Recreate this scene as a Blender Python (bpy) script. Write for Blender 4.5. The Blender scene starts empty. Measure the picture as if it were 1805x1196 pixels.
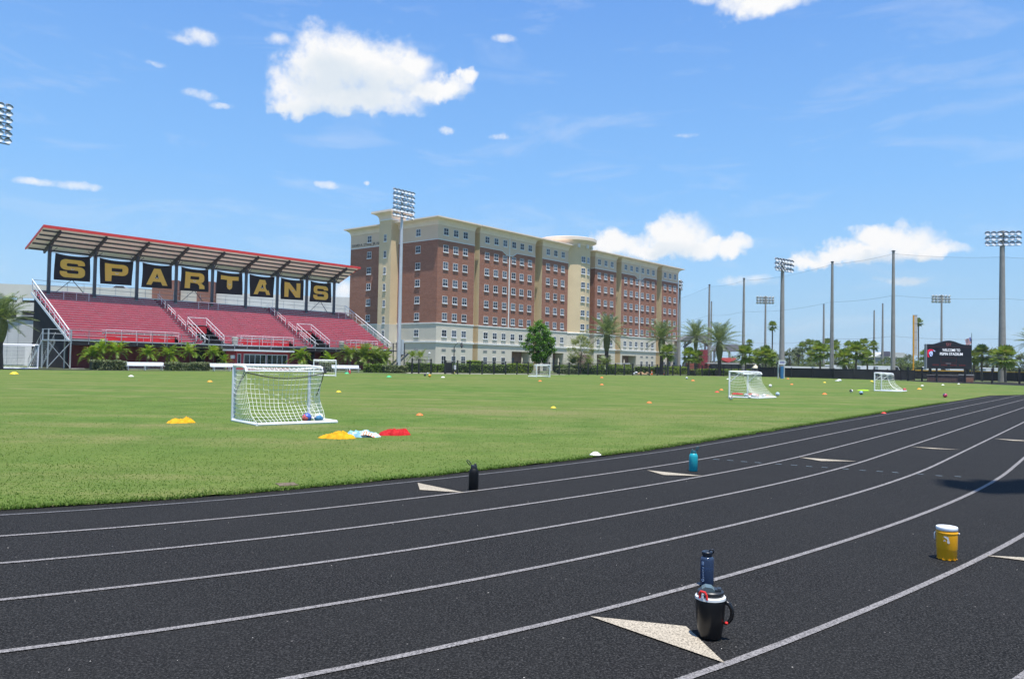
import bpy, math, random
import numpy as np
from mathutils import Vector, Matrix, noise as mnoise
random.seed(7); RNG = np.random.default_rng(7)
S = bpy.context.scene
COL = S.collection
rad = math.radians

# ------------------------------------------------------------------ camera
FPX, CW, CH, EYE = 1382.0, 902.5, 598.0, 1.6
ROLL, PIT = math.atan(.019), math.atan((639 - 598) / 1382.0)
Fw = Vector((0, math.cos(PIT), math.sin(PIT))); X0 = Vector((1, 0, 0)); U0 = Vector((0, -math.sin(PIT), math.cos(PIT)))
Rt = X0 * math.cos(ROLL) + U0 * math.sin(ROLL); Up = U0 * math.cos(ROLL) - X0 * math.sin(ROLL)
cam = bpy.data.objects.new('camera', bpy.data.cameras.new('camera'))
COL.objects.link(cam); S.camera = cam
cam.data.sensor_width = 36; cam.data.lens = 36 * FPX / 1805
cam.data.clip_start = .05; cam.data.clip_end = 6000
cam.matrix_world = Matrix(((Rt.x, Up.x, -Fw.x, 0), (Rt.y, Up.y, -Fw.y, 0), (Rt.z, Up.z, -Fw.z, EYE), (0, 0, 0, 1)))

def ray(u, v): return Fw + Rt * ((u - CW) / FPX) - Up * ((v - CH) / FPX)
def G(u, v):                         # where a photo point lies on the ground
    r = ray(u, v); t = EYE / -r.z
    return Vector((r.x * t, r.y * t, 0))
def AT(u, v, Y):                     # a photo point at forward distance Y
    r = ray(u, v); t = Y / r.y
    return Vector((r.x * t, Y, EYE + r.z * t))

# ------------------------------------------------------------------ materials
def nt(m):
    m.use_nodes = True; t = m.node_tree; t.nodes.clear(); return t
def N(t, typ, **kw):
    n = t.nodes.new(typ)
    for k, v in kw.items():
        if k.startswith('i_'):
            key = k[2:]; key = int(key) if key.isdigit() else key
            n.inputs[key].default_value = v
        else: setattr(n, k, v)
    return n
def c4(c): return (*c, 1.0)
def mixc(t, fac, a, b, blend='MIX'):
    n = N(t, 'ShaderNodeMix', data_type='RGBA', blend_type=blend)
    for s, v in ((n.inputs[0], fac), (n.inputs[6], a), (n.inputs[7], b)):
        if hasattr(v, 'links') or isinstance(v, bpy.types.NodeSocket): t.links.new(v, s)
        elif isinstance(v, tuple): s.default_value = c4(v) if len(v) == 3 else v
        else: s.default_value = v
    return n.outputs[2]
def noise_(t, vec, scale, detail=4, rough=.55, dist=0):
    n = N(t, 'ShaderNodeTexNoise'); n.inputs['Scale'].default_value = scale; n.inputs['Detail'].default_value = detail
    n.inputs['Roughness'].default_value = rough; n.inputs['Distortion'].default_value = dist
    if vec is not None: t.links.new(vec, n.inputs['Vector'])
    return n.outputs['Fac']
def ramp(t, src, stops, interp='LINEAR'):
    n = N(t, 'ShaderNodeValToRGB'); cr = n.color_ramp; cr.interpolation = interp
    while len(cr.elements) < len(stops): cr.elements.new(.5)
    for e, (p, c) in zip(cr.elements, stops): e.position = p; e.color = c4(c) if isinstance(c, tuple) else (c, c, c, 1)
    t.links.new(src, n.inputs[0]); return n.outputs[0]
def mapping(t, vec, scale=(1, 1, 1), rot=(0, 0, 0)):
    n = N(t, 'ShaderNodeMapping'); n.inputs['Scale'].default_value = scale; n.inputs['Rotation'].default_value = rot
    t.links.new(vec, n.inputs['Vector']); return n.outputs[0]
def bump(t, h, strength=.3, dist=.02):
    n = N(t, 'ShaderNodeBump'); n.inputs['Strength'].default_value = strength; n.inputs['Distance'].default_value = dist
    t.links.new(h, n.inputs['Height']); return n.outputs[0]
def pbsdf(t, color, rough=.6, metal=0, spec=.5, normal=None):
    p = N(t, 'ShaderNodeBsdfPrincipled')
    if isinstance(color, tuple): p.inputs['Base Color'].default_value = c4(color)
    else: t.links.new(color, p.inputs['Base Color'])
    if isinstance(rough, (int, float)): p.inputs['Roughness'].default_value = rough
    else: t.links.new(rough, p.inputs['Roughness'])
    p.inputs['Metallic'].default_value = metal
    p.inputs['Specular IOR Level'].default_value = spec
    if normal is not None: t.links.new(normal, p.inputs['Normal'])
    return p
def out(t, sh):
    o = N(t, 'ShaderNodeOutputMaterial'); t.links.new(sh, o.inputs['Surface'])
MATS = {}
def mat(name, color, rough=.6, metal=0, var=.12, vs=3.0, bs=0, bst=.2, spec=.5, dirt=None):
    """a painted / plain surface with uneven tone"""
    if name in MATS: return MATS[name]
    m = bpy.data.materials.new(name); t = nt(m)
    vec = N(t, 'ShaderNodeTexCoord').outputs['Object']
    n1 = noise_(t, vec, vs, 5)
    dk = tuple(c * (1 - var) for c in color); lt = tuple(min(1, c * (1 + var)) for c in color)
    col = ramp(t, n1, [(.3, dk), (.7, lt)])
    if dirt:
        n2 = noise_(t, mapping(t, vec, (1, 1, .25)), vs * 2.3, 6, .7)
        col = mixc(t, ramp(t, n2, [(.52, 0.0), (.75, dirt[1])]), col, dirt[0])
    nor = bump(t, noise_(t, vec, bs, 3), bst, .02) if bs else None
    out(t, pbsdf(t, col, rough, metal, spec, nor).outputs[0])
    MATS[name] = m; return m
def leafmat(name, a, b, trans=.35, rough=.5, dead=None, tint=(1.0, 1.0, .45)):
    if name in MATS: return MATS[name]
    m = bpy.data.materials.new(name); t = nt(m)
    g = N(t, 'ShaderNodeNewGeometry').outputs['Random Per Island']
    stops = [(0, a), (.85, b)] + ([(.93, b), (.97, dead)] if dead else [])
    col = ramp(t, g, stops)
    p = pbsdf(t, col, rough, 0, .35)
    tr = N(t, 'ShaderNodeBsdfTranslucent')
    t.links.new(mixc(t, 1.0, col, tint, 'MULTIPLY'), tr.inputs[0])
    mx = N(t, 'ShaderNodeMixShader'); mx.inputs[0].default_value = trans
    t.links.new(p.outputs[0], mx.inputs[1]); t.links.new(tr.outputs[0], mx.inputs[2])
    out(t, mx.outputs[0]); MATS[name] = m; return m
def brickmat(name, base, sx=1.0):
    m = bpy.data.materials.new(name); t = nt(m)
    vec = N(t, 'ShaderNodeTexCoord').outputs['Object']
    sp = N(t, 'ShaderNodeSeparateXYZ'); t.links.new(vec, sp.inputs[0])
    ad = N(t, 'ShaderNodeMath', operation='ADD'); t.links.new(sp.outputs[0], ad.inputs[0]); t.links.new(sp.outputs[1], ad.inputs[1])
    cb = N(t, 'ShaderNodeCombineXYZ'); t.links.new(ad.outputs[0], cb.inputs[0]); t.links.new(sp.outputs[2], cb.inputs[1])
    br = N(t, 'ShaderNodeTexBrick'); t.links.new(cb.outputs[0], br.inputs['Vector'])
    br.inputs['Scale'].default_value = 1.0 * sx; br.inputs['Brick Width'].default_value = .42; br.inputs['Row Height'].default_value = .16
    br.inputs['Mortar Size'].default_value = .016; br.inputs['Bias'].default_value = -.1
    br.inputs['Color1'].default_value = c4(base); br.inputs['Color2'].default_value = c4(tuple(c * .72 for c in base))
    br.inputs['Mortar'].default_value = c4((.33, .27, .24))
    n2 = noise_(t, mapping(t, vec, (.25, .25, 1.4)), .9, 6, .65)
    col = mixc(t, ramp(t, n2, [(.35, 0.0), (.7, .45)]), br.outputs['Color'], tuple(c * .6 for c in base))
    out(t, pbsdf(t, col, .9, 0, .2).outputs[0]); MATS[name] = m; return m

# ------------------------------------------------------------------ mesh helper
class MB:
    def __init__(s): s.v = []; s.f = []; s.m = []
    def add(s, v, f, mi=0):
        o = len(s.v); s.v += [tuple(p) for p in v]; s.f += [tuple(i + o for i in q) for q in f]; s.m += [mi] * len(f)
    def bx(s, x0, x1, y0, y1, z0, z1, mi=0):
        s.add([(x0, y0, z0), (x1, y0, z0), (x1, y1, z0), (x0, y1, z0), (x0, y0, z1), (x1, y0, z1), (x1, y1, z1), (x0, y1, z1)],
              [(0, 3, 2, 1), (4, 5, 6, 7), (0, 1, 5, 4), (1, 2, 6, 5), (2, 3, 7, 6), (3, 0, 4, 7)], mi)
    def bar(s, p, q, w, h, mi=0):
        p, q = Vector(p), Vector(q); d = (q - p).normalized()
        a = d.cross(Vector((0, 0, 1)))
        a = Vector((1, 0, 0)) if a.length < 1e-4 else a.normalized()
        b = a.cross(d); a *= w / 2; b *= h / 2
        s.add([p - a - b, p + a - b, p + a + b, p - a + b, q - a - b, q + a - b, q + a + b, q - a + b],
              [(0, 3, 2, 1), (4, 5, 6, 7), (0, 1, 5, 4), (1, 2, 6, 5), (2, 3, 7, 6), (3, 0, 4, 7)], mi)
    def tube(s, pts, r, n=6, mi=0, caps=True):
        pts = [Vector(p) for p in pts]; R = r if isinstance(r, (list, tuple)) else [r] * len(pts)
        V = []; prev = None
        for i, p in enumerate(pts):
            d = (pts[min(i + 1, len(pts) - 1)] - pts[max(i - 1, 0)])
            d = d.normalized() if d.length > 1e-9 else Vector((0, 0, 1))
            if prev is None:
                a = d.cross(Vector((0, 0, 1))); a = d.cross(Vector((1, 0, 0))) if a.length < .05 else a
            else: a = prev - d * prev.dot(d)
            a.normalize(); prev = a; b = d.cross(a)
            for k in range(n):
                t = 2 * math.pi * k / n; V.append(p + (a * math.cos(t) + b * math.sin(t)) * R[i])
        F = [(i * n + k, i * n + (k + 1) % n, (i + 1) * n + (k + 1) % n, (i + 1) * n + k) for i in range(len(pts) - 1) for k in range(n)]
        if caps and n > 2: F += [tuple(range(n - 1, -1, -1)), tuple((len(pts) - 1) * n + k for k in range(n))]
        s.add(V, F, mi)
    def lathe(s, prof, n=24, mi=0, c=(0, 0, 0), sq=None):
        V = []
        for r, z in prof:
            for k in range(n):
                t = 2 * math.pi * k / n; V.append((c[0] + r * math.cos(t), c[1] + r * math.sin(t), c[2] + z))
        F = [(i * n + k, i * n + (k + 1) % n, (i + 1) * n + (k + 1) % n, (i + 1) * n + k) for i in range(len(prof) - 1) for k in range(n)]
        F += [tuple(range(n - 1, -1, -1)), tuple((len(prof) - 1) * n + k for k in range(n))]
        s.add(V, F, mi)
    def poly(s, P, fn, th, mi=0):
        """polygon P (2d) extruded by th: fn(x, y, d) -> 3d"""
        n = len(P); V = [fn(x, y, 0) for x, y in P] + [fn(x, y, th) for x, y in P]
        s.add(V, [tuple(range(n - 1, -1, -1)), tuple(range(n, 2 * n))] + [(i, (i + 1) % n, n + (i + 1) % n, n + i) for i in range(n)], mi)
    def grid(s, fn, nu, nv, mi=0):
        V = [fn(i / nu, j / nv) for j in range(nv + 1) for i in range(nu + 1)]
        s.add(V, [(j * (nu + 1) + i, j * (nu + 1) + i + 1, (j + 1) * (nu + 1) + i + 1, (j + 1) * (nu + 1) + i) for j in range(nv) for i in range(nu)], mi)
    def mesh(s, name, mats, smooth=False):
        me = bpy.data.meshes.new(name); me.from_pydata(s.v, [], s.f)
        for m in (mats if isinstance(mats, (list, tuple)) else [mats]): me.materials.append(m)
        if max(s.m, default=0): me.polygons.foreach_set('material_index', s.m)
        if smooth:
            me.polygons.foreach_set('use_smooth', [True] * len(s.f))
            if smooth != 'all': me.set_sharp_from_angle(angle=rad(38))
        me.update(); return me
    def build(s, name, mats, parent=None, smooth=False, loc=None):
        return obj(name, s.mesh(name, mats, smooth), parent, loc)
def obj(name, me, parent=None, loc=None, rz=0, scale=None):
    o = bpy.data.objects.new(name, me); COL.objects.link(o)
    if parent: o.parent = parent
    if loc is not None: o.location = loc
    if rz: o.rotation_euler.z = rz
    if scale: o.scale = scale if isinstance(scale, tuple) else (scale,) * 3
    return o
def tag(o, label=None, cat=None, group=None, kind=None):
    if label: o['label'] = label
    if cat: o['category'] = cat
    if group: o['group'] = group
    if kind: o['kind'] = kind
    return o
def thing(name, label, cat, loc=(0, 0, 0), rz=0, group=None):
    return tag(obj(name, None, None, loc, rz), label, cat, group)
def copy_tree(o, parent=None):
    c = o.copy(); COL.objects.link(c)
    if parent: c.parent = parent
    for ch in list(o.children): copy_tree(ch, c)
    return c
def leaves_mesh(name, V, m, quad=True):
    """V: (n, k, 3) array of separate small faces"""
    n, k, _ = V.shape; me = bpy.data.meshes.new(name)
    me.vertices.add(n * k); me.vertices.foreach_set('co', V.reshape(-1).astype(np.float32))
    me.loops.add(n * k); me.loops.foreach_set('vertex_index', np.arange(n * k, dtype=np.int32))
    me.polygons.add(n); me.polygons.foreach_set('loop_start', np.arange(0, n * k, k, dtype=np.int32))
    me.materials.append(m); me.update(calc_edges=True); me.validate(); return me

# ------------------------------------------------------------------ light: sun and sky
SH = Vector((.36, -.933, 0)); EL = rad(75.5)
SUN = Vector((SH.x * math.cos(EL), SH.y * math.cos(EL), math.sin(EL))).normalized()
ld = bpy.data.lights.new('sun', 'SUN'); ld.energy = 5.0; ld.angle = rad(.53); ld.color = (1, .96, .9)
lo = bpy.data.objects.new('sun', ld); COL.objects.link(lo); lo.rotation_euler = SUN.to_track_quat('Z', 'Y').to_euler(); lo.location = (0, 0, 60)
W = bpy.data.worlds.new('World'); S.world = W; W.use_nodes = True
def world():
    t = W.node_tree; t.nodes.clear()
    sky = N(t, 'ShaderNodeTexSky', sky_type='NISHITA'); sky.sun_disc = False
    sky.sun_elevation = EL; sky.sun_rotation = math.atan2(SH.x, SH.y)
    sky.air_density = 1.25; sky.dust_density = .35; sky.ozone_density = 3.0; sky.altitude = 0
    D = N(t, 'ShaderNodeTexCoord').outputs['Generated']
    # humid summer air: the physical sky blended with the deep-to-pale blue of a sea-level noon sky
    sz = N(t, 'ShaderNodeSeparateXYZ'); t.links.new(D, sz.inputs[0])
    blue = ramp(t, sz.outputs[2], [(0.0, (3.2, 5.1, 6.9)), (.10, (2.65, 4.85, 7.4)), (.22, (1.85, 4.1, 7.6)), (.42, (1.2, 2.95, 6.8)), (1.0, (.55, 1.5, 4.6))])
    hsv = mixc(t, .85, sky.outputs[0], blue)
    bg = N(t, 'ShaderNodeBackground'); t.links.new(hsv, bg.inputs[0]); bg.inputs[1].default_value = .105
    # cumulus: puffs standing in given directions, edges broken up by noise
    def vm(op, a, b=None):
        n = N(t, 'ShaderNodeVectorMath', operation=op)
        for s_, v in ((n.inputs[0], a), (n.inputs[1], b)):
            if v is None: continue
            if isinstance(v, bpy.types.NodeSocket): t.links.new(v, s_)
            else: s_.default_value = v
        return n
    def ma(op, a, b=None, c=None, clamp=False):
        n = N(t, 'ShaderNodeMath', operation=op); n.use_clamp = clamp
        for s_, v in zip(n.inputs, (a, b, c)):
            if v is None: continue
            if isinstance(v, bpy.types.NodeSocket): t.links.new(v, s_)
            else: s_.default_value = v
        return n.outputs[0]
    n3 = N(t, 'ShaderNodeTexNoise'); n3.inputs['Scale'].default_value = 16; n3.inputs['Detail'].default_value = 5; n3.inputs['Roughness'].default_value = .6
    t.links.new(D, n3.inputs['Vector'])
    off = vm('SUBTRACT', n3.outputs['Color'], (.5, .5, .5)).outputs[0]
    sc = N(t, 'ShaderNodeVectorMath', operation='SCALE'); t.links.new(off, sc.inputs[0]); sc.inputs['Scale'].default_value = .045
    n4 = N(t, 'ShaderNodeTexNoise'); n4.inputs['Scale'].default_value = 52; n4.inputs['Detail'].default_value = 4; t.links.new(D, n4.inputs['Vector'])
    sc2 = N(t, 'ShaderNodeVectorMath', operation='SCALE'); t.links.new(vm('SUBTRACT', n4.outputs['Color'], (.5, .5, .5)).outputs[0], sc2.inputs[0]); sc2.inputs['Scale'].default_value = .020
    sc3 = N(t, 'ShaderNodeVectorMath', operation='SCALE'); t.links.new(off, sc3.inputs[0]); sc3.inputs['Scale'].default_value = .022; Dh = vm('ADD', D, sc3.outputs[0]).outputs[0]
    Dw = vm('ADD', vm('ADD', D, sc.outputs[0]).outputs[0], sc2.outputs[0]).outputs[0]
    def field(Dv, want):
        acc = None
        for (u, v, a, b, *thin) in CLOUDS:
            if bool(thin) != want: continue
            c = ray(u, v).normalized(); e1 = c.cross(Vector((0, 0, 1))).normalized(); e2 = e1.cross(c)
            p = vm('DOT_PRODUCT', Dv, tuple(e1 * (FPX / a))).outputs['Value']; q = vm('DOT_PRODUCT', Dv, tuple(e2 * (FPX / b))).outputs['Value']
            q2 = ma('MULTIPLY', q, q); r2 = ma('MULTIPLY_ADD', p, p, q2)
            if thin: r2 = ma('ADD', r2, thin[0] * .6)
            acc = r2 if acc is None else ma('SMOOTH_MIN', acc, r2, .45)
        return acc
    acc = field(Dw, False); over = field(vm('ADD', Dw, (0, 0, .030)).outputs[0], False); wisp = field(Dh, True)       # how much cloud stands above: the shaded base
    fb = noise_(t, D, 26, 10, .68)
    dens = ma('ADD', ma('SUBTRACT', 1.0, acc), ma('MULTIPLY_ADD', fb, 1.7, -.86))
    cov = N(t, 'ShaderNodeMapRange', interpolation_type='SMOOTHSTEP'); t.links.new(dens, cov.inputs[0])
    cov.inputs['From Min'].default_value = -.10; cov.inputs['From Max'].default_value = .92
    wd = ma('ADD', ma('SUBTRACT', 1.0, wisp), ma('MULTIPLY_ADD', fb, 3.2, -1.75)); wcov = N(t, 'ShaderNodeMapRange', interpolation_type='SMOOTHSTEP'); t.links.new(wd, wcov.inputs[0])
    wcov.inputs['From Min'].default_value = -.35; wcov.inputs['From Max'].default_value = 1.35; wcov.inputs['To Max'].default_value = .9
    # cirrus veil
    ci = noise_(t, mapping(t, D, (3.2, 3.2, 13), (0, .35, .6)), 2.2, 8, .63, .6)
    civ = ramp(t, ci, [(.52, 0.0), (.80, .22)])
    puff = noise_(t, mapping(t, D, (1, 1, 1.6)), 11, 6, .5)
    shade = ma('MULTIPLY_ADD', ma('SUBTRACT', 1.0, over), .55, ma('MULTIPLY_ADD', puff, -1.2, .52))
    tone = ramp(t, shade, [(.0, (1.0, 1.0, 1.0)), (.45, (.76, .835, .91))])
    cb = N(t, 'ShaderNodeBackground'); t.links.new(tone, cb.inputs[0]); cb.inputs[1].default_value = .76
    f = ma('MAXIMUM', ma('MAXIMUM', cov.outputs[0], wcov.outputs[0]), civ)
    mx = N(t, 'ShaderNodeMixShader'); t.links.new(f, mx.inputs[0]); t.links.new(bg.outputs[0], mx.inputs[1]); t.links.new(cb.outputs[0], mx.inputs[2])
    o = N(t, 'ShaderNodeOutputWorld'); t.links.new(mx.outputs[0], o.inputs['Surface'])
CLOUDS = [(555, 160, 88, 42), (605, 106, 92, 66), (560, 110, 55, 40), (672, 122, 95, 60), (720, 110, 35, 28), (620, 170, 150, 34), (770, 158, 66, 26), (822, 138, 26, 17), (525, 186, 58, 18),
          (1195, 415, 68, 42), (1165, 400, 30, 22), (1095, 428, 58, 28), (1150, 440, 105, 22), (1240, 436, 50, 24), (1290, 437, 36, 20), (1262, 424, 14, 14),
          (1590, 425, 78, 34), (1540, 420, 40, 22), (1500, 450, 90, 22), (1650, 440, 52, 18), (1430, 462, 50, 13), (1325, 495, 55, 12, .2), (1590, 493, 55, 9, .25),
          (1345, -2, 85, 30), (1260, -8, 50, 14, .15), (132, 326, 38, 9, .1), (62, 320, 30, 8, .1), (350, 66, 36, 14, .45), (320, 70, 28, 9, .5), (272, 112, 26, 6, .5), (352, 166, 32, 10, .3), (392, 182, 24, 7, .3),
          (490, 72, 24, 13, .4), (580, 324, 28, 8, .2), (785, 232, 17, 9, .5), (603, 512, 24, 20, .2), (648, 324, 7, 5, .3), (890, 66, 26, 9, .62), (880, 238, 22, 8, .6), (1210, 240, 30, 6, .6)]
world()
S.view_settings.view_transform = 'Standard'; S.view_settings.look = 'None'; S.view_settings.gamma = 1; S.view_settings.exposure = .38
S.cycles.max_bounces = 8; S.cycles.transparent_max_bounces = 24; S.cycles.diffuse_bounces = 3; S.cycles.glossy_bounces = 3

# ------------------------------------------------------------------ ground, track, field
def grass_mat():
    m = bpy.data.materials.new('mown_grass'); t = nt(m)
    P = N(t, 'ShaderNodeNewGeometry').outputs['Position']
    big = noise_(t, mapping(t, P, (1, 1, 1), (0, 0, rad(-40))), .09, 4, .6)
    row = noise_(t, mapping(t, P, (.05, .55, 1), (0, 0, rad(8))), 1.0, 5, .62)
    mid = noise_(t, P, .7, 6, .65)
    fine = noise_(t, P, 16, 4, .7)
    vfine = noise_(t, mapping(t, P, (1, .5, 1)), 55, 2, .6)
    col = ramp(t, mid, [(.28, (.062, .122, .016)), (.52, (.100, .170, .028)), (.75, (.146, .198, .042))])
    col = mixc(t, ramp(t, big, [(.38, 0.0), (.66, .75)]), col, (.145, .180, .040))
    dry = N(t, 'ShaderNodeMath', operation='MULTIPLY')
    t.links.new(ramp(t, row, [(.45, 0.0), (.68, 1.0)]), dry.inputs[0]); t.links.new(ramp(t, mid, [(.36, .1), (.62, .85)]), dry.inputs[1])
    col = mixc(t, dry.outputs[0], col, (.225, .205, .082))
    # worn, dry turf in front of the small goals
    c = N(t, 'ShaderNodeVectorMath', operation='SUBTRACT'); t.links.new(P, c.inputs[0]); c.inputs[1].default_value = (-.5, 25.5, 0)
    ln = N(t, 'ShaderNodeVectorMath', operation='LENGTH'); t.links.new(mapping(t, c.outputs[0], (.075, .16, 0), (0, 0, rad(-14))), ln.inputs[0])
    ad = N(t, 'ShaderNodeMath', operation='MULTIPLY_ADD'); t.links.new(mid, ad.inputs[0]); ad.inputs[1].default_value = 1.3; t.links.new(ln.outputs['Value'], ad.inputs[2])
    col = mixc(t, ramp(t, ad.outputs[0], [(.72, .70), (1.25, 0.0)]), col, (.235, .21, .088))
    col = mixc(t, ramp(t, fine, [(.30, .55), (.52, 0.0)]), col, (.046, .088, .020))
    col = mixc(t, ramp(t, vfine, [(.55, 0.0), (.8, .45)]), col, (.19, .245, .085))
    h = N(t, 'ShaderNodeMath', operation='ADD'); t.links.new(fine, h.inputs[0]); t.links.new(vfine, h.inputs[1])
    out(t, pbsdf(t, col, .85, 0, .12, bump(t, h.outputs[0], .6, .035)).outputs[0]); return m
def track_mat():
    m = bpy.data.materials.new('black_rubber_track'); t = nt(m)
    P = N(t, 'ShaderNodeNewGeometry').outputs['Position']
    g = N(t, 'ShaderNodeTexVoronoi'); g.inputs['Scale'].default_value = 160; t.links.new(P, g.inputs['Vector'])
    n1 = noise_(t, P, 75, 3, .75); n2 = noise_(t, P, .8, 5, .6); n3 = noise_(t, P, 30, 4, .8)
    col = ramp(t, n1, [(.36, (.003, .003, .003)), (.52, (.014, .0138, .0134)), (.68, (.080, .078, .076))])
    col = mixc(t, ramp(t, n2, [(.35, 0.0), (.72, .5)]), col, (.024, .0235, .023))
    col = mixc(t, ramp(t, n3, [(.54, 0.0), (.70, .6)]), col, (.055, .054, .053))
    v = N(t, 'ShaderNodeTexVoronoi'); v.inputs['Scale'].default_value = 9; t.links.new(P, v.inputs['Vector'])
    sp = N(t, 'ShaderNodeSeparateColor'); t.links.new(v.outputs['Color'], sp.inputs[0])
    a = N(t, 'ShaderNodeMath', operation='LESS_THAN'); t.links.new(v.outputs['Distance'], a.inputs[0]); a.inputs[1].default_value = .055
    b = N(t, 'ShaderNodeMath', operation='GREATER_THAN'); t.links.new(sp.outputs[0], b.inputs[0]); b.inputs[1].default_value = .86
    ab = N(t, 'ShaderNodeMath', operation='MULTIPLY'); t.links.new(a.outputs[0], ab.inputs[0]); t.links.new(b.outputs[0], ab.inputs[1])
    col = mixc(t, ab.outputs[0], col, (.16, .15, .14))
    out(t, pbsdf(t, col, .9, 0, .12, bump(t, n1, .9, .006)).outputs[0]); return m
def paint_mat(name, c, wear):
    m = bpy.data.materials.new(name); t = nt(m)
    P = N(t, 'ShaderNodeNewGeometry').outputs['Position']
    n1 = noise_(t, P, 85, 4, .8); n2 = noise_(t, P, 1.3, 5, .6)
    col = ramp(t, n1, [(.36 + wear * .1, tuple(x * .16 for x in c)), (.50 + wear * .05, tuple(x * .85 for x in c)), (.7, tuple(min(1, x * 1.12) for x in c))])
    col = mixc(t, ramp(t, n2, [(.35, 0.0), (.7, .45)]), col, tuple(x * .5 for x in c))
    out(t, pbsdf(t, col, .75, 0, .25, bump(t, n1, .7, .005)).outputs[0]); return m
GRASS, TRACK = grass_mat(), track_mat()
PAINT = paint_mat('worn_white_lane_paint', (.34, .32, .31), .6); TAN = paint_mat('tan_marking_paint', (.54, .47, .36), .2); BLUEDASH = paint_mat('pale_blue_dash_paint', (.30, .38, .44), .5)
THIN = paint_mat('faded_inner_line_paint', (.20, .195, .20), .5)

# the running track: straight of heading TH, then two bends to the left of the picture
TH, RA, PX, PY, LW, RB, AA = .66164791, 43.426, 4.11575, 16.27216, 1.05713, 12.646, .21743
dS = Vector((math.sin(TH), math.cos(TH))); nS = Vector((-dS.y, dS.x)); P0 = Vector((PX, PY))
def rot2(v, a): return Vector((v.x * math.cos(a) - v.y * math.sin(a), v.x * math.sin(a) + v.y * math.cos(a)))
CA = P0 + nS * RA; eA = rot2(-nS, -AA); EA = CA + eA * RA; CB = EA - eA * RB
AB = .36; eB = rot2(eA, -AB); EB = CB + eB * RB; RC = 34.0; CC = EB - eB * RC
def track_pts(D, far=70.0):
    """polyline at distance D outside the inner line, from the far right to the near left"""
    P = [P0 + dS * s - nS * D for s in np.linspace(far, 0, 26)]
    P += [CA + rot2(-nS, -a) * (RA + D) for a in np.linspace(0, AA, 22)[1:]]
    P += [CB + rot2(eA, -a) * (RB + D) for a in np.linspace(0, AB, 16)[1:]]
    P += [CC + rot2(eB, -a) * (RC + D) for a in np.linspace(0, 1.9, 40)[1:]]
    return P
def strip(name, D, w, z, m, far=70):
    A, B = track_pts(D - w / 2, far), track_pts(D + w / 2, far); b = MB(); n = len(A)
    b.add([(p.x, p.y, z) for p in A] + [(p.x, p.y, z) for p in B], [(i, i + 1, n + i + 1, n + i) for i in range(n - 1)])
    o = b.build(name, m); tag(o, kind='structure'); return o
def flat(name, P, z, m):
    from mathutils.geometry import tessellate_polygon
    V = [Vector((p[0], p[1], z)) for p in P]; F = []
    for f in tessellate_polygon([V]):
        a, b_, c = (V[i] for i in f)
        F.append(tuple(f) if (b_ - a).cross(c - a).z > 0 else tuple(reversed(f)))
    b = MB(); b.add(V, F); return tag(b.build(name, m), kind='structure')

def ground_mat():
    m = bpy.data.materials.new('rough_lawn_and_soil'); t = nt(m); P = N(t, 'ShaderNodeNewGeometry').outputs['Position']
    col = ramp(t, noise_(t, P, .12, 6, .65), [(.35, (.07, .12, .035)), (.5, (.11, .14, .06)), (.68, (.19, .165, .11))])
    out(t, pbsdf(t, col, .9, 0, .1).outputs[0]); return m
b = MB(); b.add([(-900, -300, -.03), (900, -300, -.03), (1100, 2500, -.03), (-1100, 2500, -.03)], [(0, 1, 2, 3)])
tag(b.build('ground', ground_mat()), kind='structure')
track_poly = [(-95, -40), (95, -40), (125, 60), (96, 109), (78, 115.5), (64, 122.5), (52, 130.5), (43, 133.5), (27, 126), (9, 111.5), (-6, 100.5), (-13, 97.5), (-24, 92.5), (-38, 86.8), (-58, 84.5), (-95, 78)]
flat('track', track_poly, -.012, TRACK)
far_edge = [G(*p) for p in ((1805, 679.8), (1730, 676.5), (1640, 673.6), (1600, 671.3), (1500, 667.8), (1400, 664.8), (1200, 662.2), (1050, 660.9), (950, 660.1), (830, 659.5), (700, 658.6), (560, 656.6), (430, 655), (200, 653), (0, 651.2))]
near = track_pts(-.30, 46)
fieldP = [(p.x, p.y) for p in near]
fieldP += [(-62, 52), (-60, 72)] + [(p.x, p.y) for p in reversed(far_edge)] + [(62.5, 84), (58, 74), (48, 64.8)]
FIELD = flat('field', fieldP, .012, GRASS)
# white lane lines, tan change-over marks, blue dashes
strip('lane_line', 0, .05, -.006, THIN)
for k in range(1, 8): strip('lane_line', k * LW, .052, -.006, PAINT)
for tri in (((736, 849.8), (739.9, 862), (819, 867)), ((1140.5, 827.6), (1169.9, 836), (1240.8, 837.8)), ((1409, 805), (1447, 811.5), (1510, 812)),
            ((1603, 786), (1643.4, 790), (1694, 791.7)), ((1751, 772), (1785, 775.8), (1850, 778)), ((1040, 1084), (1277.5, 1166), (1209.4, 1101.7)),
            ((1734.6, 977.2), (1905, 999), (1910, 986))):
    flat('lane_marking', [G(*p) for p in tri], -.003, TAN)
b = MB()
for (x, y) in ((310, 465), (378, 470), (445, 476), (513, 481), (613, 488), (688, 493), (762, 499), (837, 504), (937, 511), (1022, 518), (1104, 523), (1180, 528), (1302, 536), (1392, 544), (1484, 548)):
    u, v = 1150 + x / 2.756, 640 + y / 2.756
    p0, p1 = G(u - 5.5, v - .55), G(u + 5.5, v + .25); n_ = Vector((0, .035, 0))
    b.add([(p0.x, p0.y - .02, -.004), (p1.x, p1.y - .02, -.004), (p1.x, p1.y + .02, -.004), (p0.x, p0.y + .02, -.004)], [(0, 1, 2, 3)])
tag(b.build('dashed_line', BLUEDASH), kind='structure')
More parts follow.
